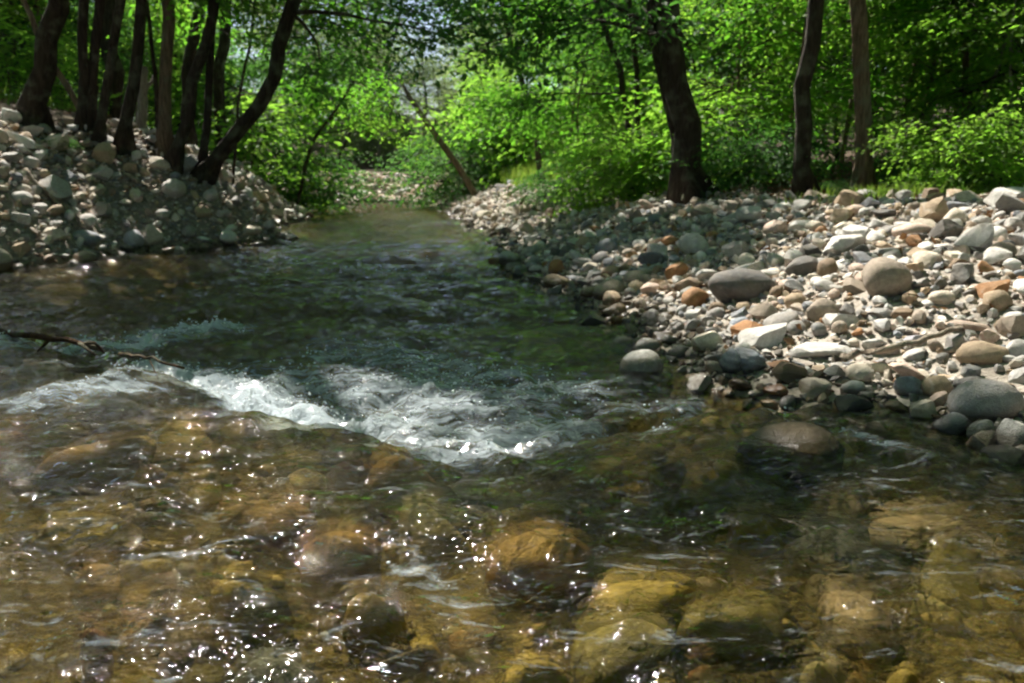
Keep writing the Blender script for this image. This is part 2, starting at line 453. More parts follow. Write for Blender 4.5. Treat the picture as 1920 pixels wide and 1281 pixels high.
def stroke(x, y, pxs, w, amt, z=0.0):
    pts = [G(px, py, z) for px, py in pxs]
    poly = [(p[1], p[0]) for p in pts]
    if len(poly) == 1: d = np.hypot(x - poly[0][1], y - poly[0][0])
    else: d = seg_dist(x, y, poly)
    return amt * np.exp(-(d / w) ** 2)
FOAM = [
    ([(190, 645), (260, 640), (330, 622), (400, 618)], 0.22, 0.95),
    ([(0, 655), (50, 660)], 0.12, 0.7),
    ([(285, 690), (380, 725), (460, 755), (560, 790)], 0.22, 1.05),
    ([(560, 780), (650, 800), (720, 800)], 0.25, 0.82),
    ([(480, 715), (620, 735), (760, 730), (900, 760)], 0.36, 0.66),
    ([(700, 800), (820, 820), (930, 820), (1020, 810)], 0.26, 0.68),
    ([(640, 660), (760, 670), (880, 700), (1020, 735)], 0.32, 0.55),
    ([(1020, 735), (1150, 755), (1290, 775)], 0.15, 0.45),
    ([(810, 862), (870, 858), (930, 846)], 0.075, 0.85),
    ([(1215, 820)], 0.085, 0.75), ([(1085, 735)], 0.09, 0.5), ([(1450, 792)], 0.10, 0.36),
    ([(60, 770), (150, 760), (240, 745)], 0.18, 0.56),
    ([(1560, 835), (1640, 865), (1720, 892)], 0.06, 0.46),
    ([(1120, 690), (1000, 690)], 0.12, 0.22),
    ([(760, 1090), (820, 1130), (860, 1170)], 0.05, 0.42),  # foam white painted in here for a splash of sun glints
    ([(420, 492), (540, 498)], 0.35, 0.30), ([(690, 505), (860, 525)], 0.5, 0.30), ([(560, 545), (700, 560)], 0.3, 0.24), ([(640, 470), (800, 480)], 0.6, .22), ([(900, 600), (800, 615)], .2, .25),  # far riffle foam; its white also stands in for sparkling glints
]
def foam_at(x, y):
    f = 0; nsd = near_side(x, y)
    for (q_, w_, a_) in FOAM:
        v_ = stroke(x, y, q_, w_ * 1.15, a_ * 1.18)
        if q_[0] not in ((60, 770), (760, 1090), (1560, 835), (1215, 820), (1450, 792), (0, 655)): v_ = v_ * (1 - 0.93 * nsd)
        f = np.maximum(f, v_) + 0.16 * v_
    return f
GLINT = [([(60, 845), (150, 860), (230, 885)], .07, 1), ([(0, 950), (60, 962)], .06, 1), ([(395, 960), (445, 990)], .05, .9), ([(490, 945), (560, 965), (620, 972)], .045, 1),
    ([(230, 985), (290, 995)], .05, .8), ([(0, 1090), (60, 1150), (120, 1235)], .05, 1), ([(180, 1150), (245, 1195)], .04, .9), ([(690, 1055), (780, 1105), (860, 1175)], .06, 1.2),
    ([(860, 1125), (930, 1120), (1000, 1112)], .05, 1), ([(650, 940), (700, 955), (745, 980)], .05, .9), ([(900, 905), (955, 940)], .05, .9), ([(1060, 930), (1140, 900)], .08, .8),
    ([(1330, 920), (1430, 955)], .05, .8), ([(1540, 1000), (1625, 1030)], .03, .9), ([(1250, 985), (1300, 990)], .06, .7), ([(1450, 850), (1560, 862)], .05, .8), ([(1180, 905), (1260, 915)], .06, .8),
    ([(430, 493), (540, 500)], .3, .7), ([(690, 505), (830, 520)], .5, .7), ([(120, 690), (240, 740)], .10, .9), ([(330, 700), (430, 720)], .08, .7), ([(0, 700), (60, 690)], .08, .8),
    ([(560, 640), (900, 600)], .35, .45), ([(880, 560), (700, 575)], .5, .5), ([(1400, 1200), (1460, 1230)], .03, .8), ([(1660, 1120), (1760, 1080)], .03, .6), ([(760, 860), (840, 900)], .06, .6),
    ([(550, 900), (640, 890)], .06, .6), ([(300, 1060), (420, 1100)], .04, .7), ([(1100, 800), (1300, 830)], .12, .5)]
glint = 0
for g_ in GLINT: glint = np.maximum(glint, stroke(WX, WY, *g_, .06))
wf = foam_at(WX, WY)
ns = near_side(WX, WY)
def water_z(x, y, f=None, full=True):
    ns = near_side(x, y)
    z = 0.055 * ns + ns * (0.03 * n2(x, y, 2.6, 3, 95) + 0.022 * n2(x, y, 6.0, 2, 99))
    rg = ridge_off(x, y); amp = np.clip(1 + 0.9 * n2(x, y, 1.1, 2, 93), .2, 1.6)
    # hollow just beyond the drop, then standing waves dying out
    z = z - 0.02 * amp * np.exp(-((rg - 0.18) / 0.16) ** 2) + 0.03 * amp * np.exp(-np.maximum(rg - 0.2, 0) / 0.9) * np.cos((rg - 0.2) * 9.0) * (rg > 0.2)
    return z
wz = water_z(WX, WY)
fade = np.clip(1.6 - WY / 16, 0.7, 1)
wav = n2(WX * 1.0, WY * 1.3, 1.6, 3, 31) * 0.045 + n2(WX * .8, WY * 1.35, 4.6, 3, 37) * 0.032 + n2(WX * .85, WY * 1.2, 12.0, 2, 41) * 0.012
chop = (n2(WX, WY, 7.0, 4, 51) * 0.085 + np.abs(n2(WX, WY, 13.0, 3, 57)) * 0.045 + n2(WX, WY, 30.0, 2, 59) * 0.014)
wav = wav + sstep(3.6, 6.5, WY) * (n2(WX * .5, WY * 1.1, 1.5, 3, 43) * 0.11 + n2(WX * .55, WY, 3.6, 2, 45) * 0.055 + n2(WX * .6, WY, 8.0, 2, 47) * 0.022)
wz = wz + wav * fade + chop * np.clip(wf, 0, 1)
ripple = np.clip(0.06 + 1.0 * glint * (0.75 + 0.5 * n2(WX, WY, 9.0, 2, 63)) + 0.5 * np.clip(wf, 0, 1) + 0.12 * np.maximum(n2(WX, WY, 1.1, 2, 61), 0), 0.03, 1.4)

# ------------------------------------------------------------------ stones
def ico(sub):
    bm = bmesh.new(); bmesh.ops.create_icosphere(bm, subdivisions=sub, radius=1.0)
    bm.verts.ensure_lookup_table()
    v = np.array([p.co[:] for p in bm.verts]); f = np.array([[q.index for q in p.verts] for p in bm.faces]); bm.free()
    return v, f
ICO = {k: ico(k) for k in (1, 2, 3, 4)}
def rock_verts(seed, sub, angular=0.5):
    rs = np.random.default_rng(seed)
    v, f = ICO[sub]; v = v.copy()
    for k in range(13 if angular > 0.4 else 9):
        n = rs.normal(size=3); n /= np.linalg.norm(n); d = rs.uniform(0.44, 0.82) if angular > 0.4 else rs.uniform(0.72, 0.96)
        o = np.maximum(v @ n - d, 0); v -= (o * (0.94 if angular > 0.4 else 0.7))[:, None] * n
    off = rs.uniform(0, 50, 3)
    v *= (1 + (0.08 if angular > 0.4 else 0.13) * fbm(v * 1.3 + off, 2, seed)[:, None] + 0.05 * fbm(v * 3.5 + off, 2, seed + 3)[:, None])
    v /= np.abs(v).max(0)
    return v
NV = 26
ROCK = [mesh_obj('stone', rock_verts(100 + k, 3, 0.3 if k % 4 == 0 else 0.7), ICO[3][1], M_STONE, mesh_only=True, sharp=22 if k % 4 else 0) for k in range(NV)]
ROCK_U = []
for k in range(14):
    me = mesh_obj('submerged_stone', rock_verts(300 + k, 3, 0.7 if k % 2 else 0.3), ICO[3][1], M_BEDSTONE, mesh_only=True); ROCK_U.append(me)
SMALL = [rock_verts(500 + k, 2, 0.3 if k % 4 == 0 else 0.7) for k in range(12)]
TINY = [rock_verts(700 + k, 1, 0.5) for k in range(12)]

COL = {'cream': (0.68, 0.60, 0.49), 'white': (0.74, 0.72, 0.68), 'light grey': (0.53, 0.515, 0.49), 'grey': (0.27, 0.27, 0.265),
       'dark grey': (0.115, 0.118, 0.12), 'blue-grey': (0.22, 0.25, 0.29), 'tan': (0.44, 0.33, 0.22), 'pinkish': (0.60, 0.46, 0.38),
       'rusty': (0.36, 0.17, 0.065), 'brown': (0.20, 0.14, 0.09), 'taupe': (0.33, 0.275, 0.22), 'lavender-grey': (0.46, 0.46, 0.52),
       'amber': (0.50, 0.30, 0.085), 'golden': (0.66, 0.49, 0.13), 'olive': (0.30, 0.25, 0.075), 'pale yellow': (0.68, 0.60, 0.32),
       'dark brown': (0.08, 0.058, 0.03), 'red-brown': (0.32, 0.125, 0.045)}
placed = []        # (x, y, r, label anchor or None)
LANDMARK = []      # (x, y, phrase, side)
def put_stone(name, mesh, loc, scale, rot, colour, shade=1.0):
    o = bpy.data.objects.new(name, mesh); C.objects.link(o)
    o.location = loc; o.scale = scale; o.rotation_euler = rot
    c = COL[colour]; o.color = (c[0] * shade, c[1] * shade, c[2] * shade, 1)
    return o

GRP_R = 'stones on the broad stony bank'; GRP_L = 'stones on the steep wooded bank'; GRP_B = 'stones under the creek water'
# hand-placed stones: centre and size in photograph pixels, colour, label, short phrase
MARK = [
 (1893, 374, 120, 46, 'white', 'long white boulder lying at the top of the broad stony bank', 'the long white boulder'),
 (1908, 338, 44, 44, 'brown', 'dark brown rounded boulder behind the long white boulder', 'the dark brown top boulder'),
 (1757, 399, 60, 58, 'tan', 'tan upright cobble at the leafy top edge of the stony bank', 'the tan upright cobble'),
 (1790, 412, 40, 44, 'cream', 'cream cobble leaning against the tan upright cobble', 'the leaning cream cobble'),
 (1834, 449, 84, 64, 'light grey', 'rounded light grey boulder below the long white boulder', 'the rounded light grey boulder'),
 (1660, 527, 98, 88, 'taupe', 'big egg-shaped beige boulder, the largest midway up the stony bank', 'the big beige boulder'),
 (1570, 603, 78, 44, 'white', 'smooth white egg-shaped stone in front of the big beige boulder', 'the white egg stone'),
 (1543, 585, 62, 56, 'taupe', 'rounded brownish boulder just behind the white egg-shaped stone', 'the rounded brownish boulder'),
 (1436, 632, 104, 62, 'white', 'wedge-shaped white boulder behind the cracked blue-grey boulder', 'the white wedge boulder'),
 (1533, 657, 138, 54, 'light grey', 'broad flat pale grey slab beside the white wedge boulder', 'the pale grey slab'),
 (1393, 680, 92, 58, 'blue-grey', 'blue-grey boulder with a dark crack, half over the water edge', 'the cracked blue-grey boulder'),
 (1434, 588, 64, 46, 'taupe', 'taupe oval cobble above the white wedge boulder', 'the taupe oval cobble'),
 (1393, 540, 132, 76, 'dark grey', 'large dark grey boulder in shade midway along the stony bank', 'the large dark grey boulder'),
 (1303, 561, 52, 52, 'rusty', 'rust-stained round cobble beside the large dark grey boulder', 'the rust-stained round cobble'),
 (1270, 509, 48, 48, 'rusty', 'orange-brown blocky cobble upslope of the rust-stained round one', 'the orange-brown blocky cobble'),
 (1207, 681, 90, 40, 'white', 'pale stone standing alone in the shallows off the stony bank', 'the lone pale shallows stone'),
 (1298, 708, 34, 18, 'tan', 'small tan stone poking from the water by the lone pale stone', 'the small tan shallows stone'),
 (1154, 581, 58, 27, 'tan', 'flat tan stone overhanging the water edge of the stony bank', 'the flat tan overhanging stone'),
 (1010, 525, 54, 20, 'grey', 'low grey-brown stone at the water edge where the bank narrows', 'the low grey-brown stone'),
 (1040, 455, 22, 16, 'white', 'small white cobble in the dark shaded part of the stony bank', 'the small white shaded cobble'),
 (1692, 588, 40, 32, 'brown', 'small brown cobble at the foot of the big beige boulder', 'the small brown cobble'),
 (1846, 760, 136, 104, 'grey', 'largest grey boulder by the water at the near end of the stony bank', 'the largest grey boulder'),
 (1696, 724, 60, 58, 'blue-grey', 'angular blue-grey cobble between tan stones near the water', 'the angular blue-grey cobble'),
 (1755, 728, 54, 56, 'tan', 'pointed tan cobble beside the largest grey boulder', 'the pointed tan cobble'),
 (1531, 733, 64, 46, 'cream', 'cream cobble at the waterline below the pale grey slab', 'the cream waterline cobble'),
 (1590, 764, 96, 50, 'dark grey', 'dark wet boulder at the waterline beside the cream cobble', 'the dark wet boulder'),
 (1839, 838, 78, 64, 'taupe', 'grey-tan cobble in front of the largest grey boulder', 'the grey-tan front cobble'),
 (1903, 815, 72, 68, 'light grey', 'pale grey rounded stone beside the largest grey boulder', 'the pale grey rounded stone'),
 (1893, 866, 112, 56, 'dark grey', 'long dark wet stone lowest on the near stony bank', 'the long dark wet stone'),
 (1787, 800, 82, 56, 'blue-grey', 'blue-grey wet cobble at the waterside of the largest grey boulder', 'the blue-grey wet cobble'),
 (1694, 802, 52, 42, 'dark grey', 'small dark wet cobble with a highlight at the waterline', 'the small dark wet cobble'),
 (1841, 666, 92, 54, 'tan', 'rough tan-brown block above the largest grey boulder', 'the rough tan block'),
 (1897, 614, 74, 62, 'taupe', 'taupe round boulder upslope of the rough tan block', 'the taupe round boulder'),
 (1910, 657, 50, 46, 'light grey', 'light grey cobble against the taupe round boulder', 'the light grey leaning cobble'),
 (1866, 543, 64, 46, 'rusty', 'rusty hollowed stone high on the sunny part of the stony bank', 'the rusty hollowed stone'),
 (1810, 612, 98, 44, 'pinkish', 'long pinkish stone below the rusty hollowed stone', 'the long pinkish stone'),
 (1719, 638, 54, 32, 'lavender-grey', 'small lavender-grey stone in the sunny middle of the stony bank', 'the lavender-grey stone'),
 (1465, 686, 60, 24, 'rusty', 'rusty stone wedged under the pale grey slab', 'the wedged rusty stone'),
 (1459, 733, 54, 30, 'rusty', 'wet rusty stone at the waterline below the cracked boulder', 'the wet rusty stone'),
 (1710, 434, 72, 36, 'pinkish', 'flat pinkish stone below the tan upright cobble', 'the flat pinkish stone'),
 (1510, 500, 72, 50, 'dark grey', 'dark grey boulder behind the big beige boulder in shade', 'the shaded dark boulder'),
 (1552, 506, 38, 44, 'brown', 'brown upright cobble between the shaded dark boulder and the beige one', 'the brown upright cobble'),
 (1380, 472, 62, 42, 'grey', 'grey cobble upslope of the large dark grey boulder', 'the grey upslope cobble'),
 (1575, 430, 46, 28, 'cream', 'cream stone at the top of the bank near the grass tuft', 'the cream top stone'),
 (1502, 420, 44, 26, 'tan', 'sunlit tan stone at the top of the bank by the dark trunk', 'the sunlit tan stone'),
 (1235, 470, 44, 30, 'light grey', 'light grey stone in shade midway up the narrow bank', 'the shaded light grey stone'),
 (1110, 500, 36, 22, 'cream', 'cream stone in the sunlit strip of the narrow bank', 'the cream strip stone'),
 (1190, 520, 46, 26, 'pinkish', 'pinkish stone at the sunlit strip above the flat tan stone', 'the pinkish strip stone'),
 (1640, 690, 60, 30, 'cream', 'flat cream stone between the pale grey slab and the dark wet boulder', 'the flat cream stone'),
 (1765, 560, 50, 34, 'cream', 'sunny cream cobble beside the big beige boulder', 'the sunny cream cobble'),
 (1740, 490, 54, 36, 'cream', 'cream cobble upslope of the big beige boulder', 'the cream upslope cobble'),
 (905, 405, 46, 20, 'cream', 'bright pale stone at the tip of the far sunlit gravel bar', 'the bright bar stone'),
 (980, 395, 40, 18, 'pinkish', 'pinkish stone atop the far sunlit gravel bar', 'the pinkish bar stone'),
 # steep wooded bank
 (18, 220, 40, 36, 'white', 'white boulder at the top of the steep bank beside the leaning trunk', 'the white top boulder'),
 (154, 316, 32, 21, 'tan', 'sunlit tan cobble high on the steep wooded bank', 'the sunlit tan cobble'),
 (250, 453, 34, 44, 'lavender-grey', 'grey-white boulder at the foot of the steep bank by the water', 'the grey-white foot boulder'),
 (284, 445, 46, 48, 'cream', 'pale rounded boulder touching the grey-white one at the foot of the bank', 'the pale foot boulder'),
 (160, 448, 54, 32, 'blue-grey', 'blue-grey stone below the driftwood stick on the steep bank', 'the blue-grey stick stone'),
 (37, 408, 48, 27, 'light grey', 'light grey oval stone low on the steep wooded bank', 'the light grey oval'),
 (468, 432, 52, 18, 'cream', 'flat pale stone on the point of the steep bank', 'the flat point stone'),
 (37, 468, 48, 34, 'tan', 'tan blocky stone at the water edge of the steep bank', 'the tan edge block'),
 (118, 480, 22, 18, 'white', 'small white cobble at the waterline under the steep bank', 'the small white waterline cobble'),
 (333, 467, 20, 24, 'white', 'small white upright cobble at the waterline near the bank point', 'the white upright cobble'),
 (50, 258, 36, 20, 'tan', 'pinkish tan slab below the white boulder at the bank top', 'the pinkish tan slab'),
 (245, 413, 22, 16, 'cream', 'small cream stone in the middle of the steep bank', 'the small cream mid stone'),
 (55, 305, 34, 26, 'light grey', 'light grey stone high on the steep bank among leaves', 'the light grey high stone'),
 (100, 325, 34, 22, 'grey', 'grey rounded stone above the driftwood stick', 'the grey stick stone'),
 (40, 372, 44, 26, 'light grey', 'light grey boulder beneath the end of the driftwood stick', 'the light grey stick boulder'),
 (100, 440, 52, 30, 'cream', 'cream boulder between the oval and blue-grey stones', 'the cream middle boulder'),
 (220, 330, 30, 14, 'light grey', 'long light grey stone in the shade of the trunks', 'the long shaded stone'),
 (420, 330, 24, 30, 'cream', 'sunlit cream stone at the foot of the big leaning trunk', 'the sunlit trunk stone'),
 (520, 400, 30, 16, 'pinkish', 'pinkish stone on the far sunlit lobe of the steep bank', 'the pinkish lobe stone'),
]
def add_collision(x, y, r): placed.append((x, y, r))
n_mark = 0
for i, (cx, cy_, w, h, colr, lab, phr) in enumerate(MARK):
    P = hit_ground(cx, cy_ + 0.32 * h)
    dist = P[1]
    hw = 0.5 * w * dist / F; hh = 0.5 * h * dist / F * 0.98
    left = rightness(P[0], P[1]) < 0.5
    loc = at(cx, cy_, dist + 0.35 * hw)
    if sd1(P[0], P[1]) < -0.05:      # stands in the water: set by its waterline
        W0 = G(cx, cy_ + 0.42 * h, 0.02); dist = W0[1]; hw = 0.5 * w * dist / F; hh = 0.5 * h * dist / F + 0.05
        loc = np.array([W0[0], W0[1] + .6 * hw, 0.02 + h * dist / F * .92 - hh])
    else: loc[2] = min(loc[2], P[2] + hh * 0.75)
    mesh = ROCK[(i * 7 + 3) % NV if i != 12 else 8]
    if 'crack' in lab and 'blue-grey boulder with' in lab:
        v5, f5 = ico(6); keep_ = ICO[3]; ICO[3] = (v5, f5); v5 = rock_verts(103, 3, 0.3); ICO[3] = keep_
        dc = np.abs(v5[:, 0] + 0.28 + 0.10 * v5[:, 2] + 0.05 * vnoise(v5 * 4, 3)); v5 = v5 * (1 - 0.16 * np.clip(1 - dc / 0.045, 0, 1))[:, None]
        mesh = mesh_obj('boulder', v5, f5, M_STONE, mesh_only=True)
    ang = random.uniform(-0.35, 0.35)
    o = put_stone('boulder' if hw > 0.12 else 'stone', mesh, loc, (hw * 1.02, max(hw * 0.8, hh), hh * 1.05), (random.uniform(-.12, .12), random.uniform(-.12, .12), ang), colr, random.uniform(0.92, 1.05))
    tag(o, lab, 'boulder' if hw > 0.12 else 'stone', GRP_L if left else GRP_R)
    add_collision(loc[0], loc[1], hw * 0.9); LANDMARK.append((loc[0], loc[1], loc[2], phr, left)); n_mark += 1

# crack across the blue-grey boulder is a dark seam set in its surface
# ---- scattered bank stones, packed by size
cell = {}
def ckey(x, y): return (int(math.floor(x / 0.35)), int(math.floor(y / 0.35)))
def c_add(x, y, r): cell.setdefault(ckey(x, y), []).append((x, y, r))
for p in placed: c_add(*p)
def c_free(x, y, r, k):
    a, b_ = ckey(x, y)
    for i in (-1, 0, 1):
        for j in (-1, 0, 1):
            for (qx, qy, qr) in cell.get((a + i, b_ + j), ()):
                if (qx - x) ** 2 + (qy - y) ** 2 < ((qr + r) * k) ** 2: return False
    return True
rr = random.Random(21)
def bank_point(side):
    while True:
        if side == 'R':
            y = rr.uniform(1.6, 24) if rr.random() < 0.45 else rr.uniform(2.2, 9.5); x = Rf(y) + rr.uniform(-0.3, 4.2)
            lim = np.interp(y, [2, 6, 9, 12, 16, 20, 24], [4.2, 3.9, 3.2, 2.7, 2.3, 2.2, 1.2])
        else:
            y = rr.uniform(6.5, 24) if rr.random() < .4 else rr.uniform(7.5, 13.5); x = Lf(y) - rr.uniform(-0.25, 3.8)
            lim = np.interp(y, [6, 11, 14, 17, 24], [2.6, 2.2, 1.9, 1.8, 1.0])
        if abs(x) > 0.70 * y + 0.5: continue
        s = sd1(x, y)
        if -0.22 < s < lim * (0.8 + 0.25 * rr.random()): return x, y, s
palette_R = ['cream'] * 5 + ['light grey'] * 9 + ['grey'] * 7 + ['dark grey'] * 3 + ['blue-grey'] * 4 + ['tan'] * 3 + ['pinkish'] * 3 + ['rusty'] + ['brown'] * 2 + ['taupe'] * 5 + ['white'] * 4
palette_L = ['cream'] * 6 + ['light grey'] * 9 + ['grey'] * 5 + ['white'] * 4 + ['tan'] * 4 + ['pinkish'] * 3 + ['blue-grey'] * 2 + ['taupe'] * 4 + ['brown']
gen = []
for (r0, r1, tries, k, sink) in ((0.085, 0.15, 700, 0.92, .30), (0.05, 0.085, 3600, 0.84, .28), (0.028, 0.05, 13000, 0.82, .2)):
    for t in range(tries):
        side = 'R' if rr.random() < 0.52 else 'L'
        x, y, s = bank_point(side)
        r = r0 + (r1 - r0) * rr.random() ** 2.0
        if s < 0.0: r *= 0.8
        if side == 'L': r *= 1.5
        if not c_free(x, y, r, k): continue
        c_add(x, y, r); gen.append((x, y, r, s, side, rr.choice(palette_R if side == 'R' else palette_L), sink))
for (r0, r1, tries, k, sink) in ((0.10, 0.19, 500, 0.9, .30), (0.06, 0.10, 2600, 0.86, .28), (0.035, 0.06, 5200, 0.84, .2)):
    for t in range(tries):
        y = rr.uniform(7.5, 14); x = float(Lf(y)) - rr.uniform(-.3, 3.4); s = sd1(x, y); r = r0 + (r1 - r0) * rr.random() ** 2
        if not -.2 < s < 1.55 + .5 * rr.random() or abs(x) > .7 * y + .5 or not c_free(x, y, r, k): continue
        c_add(x, y, r); gen.append((x, y, r, s, 'L', rr.choice(palette_L), sink))
def stone_pose(r):
    a = r * rr.uniform(0.85, 1.3); b_ = r * rr.uniform(0.7, 1.05); c_ = r * rr.uniform(0.45, 0.85)
    return (a, b_, c_), (rr.uniform(-.5, .5), rr.uniform(-.5, .5), rr.uniform(0, 6.28))
def in_view(x, y, z, m=0.02):
    d = np.array([x, y, z - CAM_H]); f = d[1] * CP - d[2] * SP
    if f < 0.3: return False
    return abs(d[0] / f) < 0.64 + m and -0.427 - m < (d[1] * SP + d[2] * CP) / f < 0.427 + m
items = []
gz = ground_z(np.array([g[0] for g in gen]), np.array([g[1] for g in gen]))
for (x, y, r, s, side, colr, sink), z in zip(gen, gz):
    sc, rot = stone_pose(r)
    zc = float(z) + sc[2] * (1 - sink * 1.6)
    items.append((r / y if in_view(x, y, zc) else 0, x, y, zc, sc, rot, colr, side))
items.sort(key=lambda t: -t[0])
N_IND = 300 - n_mark
used_labels = set()
def describe(x, y, z, side_left, colour, size, shape, kindword, marks):
    best = sorted(marks, key=lambda m_: (m_[0] - x) ** 2 + (m_[1] - y) ** 2)
    for j in range(1, 9):
        for mk in best[:3]:
            m2 = best[j]
            if m2 is mk: continue
            dx, dy = x - mk[0], y - mk[1]
            across = -dx if side_left else dx
            rel = ('past' if dy > 0 else 'before') if abs(dy) > abs(across) else ('above' if across > 0 else 'below')
            lab = f'{size} {shape} {colour} {kindword} {rel} {mk[3]}, towards {m2[3]}'
            if lab not in used_labels and len(lab.replace('-', ' ').split()) <= 16:
                used_labels.add(lab); return lab
    return lab
def shape_word(sc):
    a, b_, c_ = sc
    if c_ < 0.5 * max(a, b_): return 'flat'
    if max(a, b_) > 1.35 * min(a, b_): return 'oblong'
    return 'rounded'
for (ap, x, y, z, sc, rot, colr, side) in items[:N_IND]:
    r = max(sc); o = put_stone('stone', ROCK[rr.randrange(NV)], (x, y, z), sc, rot, colr, rr.uniform(0.85, 1.1))
    size = 'large' if r > 0.12 else 'mid-sized' if r > 0.08 else 'small' if r > 0.055 else 'fist-sized' if r > 0.045 else 'little'
    left = side == 'L'
    lab = describe(x, y, z, left, colr, size, shape_word(sc), 'stone', [m_ for m_ in LANDMARK if m_[4] == left])
    tag(o, lab, 'stone', GRP_L if left else GRP_R)

def rot_mats(n, rg, tilt=0.6):
    a = rg.uniform(0, 2 * np.pi, n); t = rg.normal(0, tilt, n); p = rg.normal(0, tilt, n)
    def R(ax, th):
        c, s = np.cos(th), np.sin(th); M = np.zeros((n, 3, 3)); i, j, k = ax, (ax + 1) % 3, (ax + 2) % 3
        M[:, i, i] = 1; M[:, j, j] = c; M[:, j, k] = -s; M[:, k, j] = s; M[:, k, k] = c; return M
    return R(2, a) @ R(0, t) @ R(1, p)
def stone_mass(name, shapes, faces, pos, scl, cols, mat, rg, tilt=0.5):
    n = len(pos); var = rg.integers(0, len(shapes), n); M = rot_mats(n, rg, tilt)
    S = np.stack(shapes)[var]                        # n, v, 3
    V = np.einsum('nij,nvj->nvi', M, S * scl[:, None, :]) + pos[:, None, :]
    nv = S.shape[1]
    Fc = faces[None] + (np.arange(n) * nv)[:, None, None]
    return V.reshape(-1, 3), Fc.reshape(-1, 3), np.repeat(cols, nv, 0)
def join_parts(parts):
    V, Fc, Cc, o = [], [], [], 0
    for v, f, c in parts: V.append(v); Fc.append(f + o); Cc.append(c); o += len(v)
    return np.concatenate(V), np.concatenate(Fc), np.concatenate(Cc)
def col_arr(names, rg):
    c = np.array([COL[n] for n in names]); return c * rg.uniform(0.8, 1.12, (len(c), 1))
rest = items[N_IND:]
for sd, nm, lab in (('R', 'stony_rubble', 'smaller loose stones and gravel packed over the broad stony bank'),
                    ('L', 'stony_rubble', 'smaller loose stones and gravel packed over the steep wooded bank')):
    q = [t for t in rest if t[7] == sd]
    pos = np.array([t[1:4] for t in q]); scl = np.array([t[4] for t in q])
    parts = [stone_mass('', SMALL, ICO[2][1], pos, scl, col_arr([t[6] for t in q], RNG), None, RNG)]
    # pebbles filling the gaps
    pts = []
    npb = 11000 if sd == 'R' else 8000
    for _ in range(npb):
        x, y, s = bank_point(sd); pts.append((x, y))
    pts = np.array(pts); r = 0.010 + 0.022 * RNG.random(npb) ** 1.6
    z = ground_z(pts[:, 0], pts[:, 1]) + r * 0.35
    sc3 = np.stack([r * RNG.uniform(.9, 1.4, npb), r, r * RNG.uniform(.5, .9, npb)], 1)
    parts.append(stone_mass('', TINY, ICO[1][1], np.column_stack([pts, z]), sc3, col_arr([rr.choice(palette_R) for _ in range(npb)], RNG), None, RNG))
    V, Fc, Cc = join_parts(parts)
    o = mesh_obj(nm, V, Fc, M_GRAVEL, col=Cc, sharp=34)
    tag(o, lab, 'gravel', kind='stuff')

# far gravel bar across the bend
fb = []
for _ in range(1500):
    x = rr.uniform(-14, -1.5); y = float(np.interp(x, [-14, -11, -7.5, -4.6, -3, -1.5], [34.0, 33.4, 32.5, 31.2, 29.2, 27])) + rr.uniform(-0.3, 2.6)
    if sd1(x, y) > -0.1: fb.append((x, y))
fb = np.array(fb); nfb = len(fb); r = 0.05 + 0.12 * RNG.random(nfb) ** 2
V, Fc, Cc = stone_mass('', TINY, ICO[1][1], np.column_stack([fb, ground_z(fb[:, 0], fb[:, 1]) + r * .3]), np.stack([r * 1.2, r, r * .7], 1),
                       col_arr([rr.choice(['cream', 'light grey', 'tan', 'pinkish']) for _ in range(nfb)], RNG), None, RNG)
tag(mesh_obj('gravel_bar', V, Fc, M_GRAVEL, col=Cc), 'pale gravel bar where the creek bends away under the trees', 'gravel', kind='stuff')

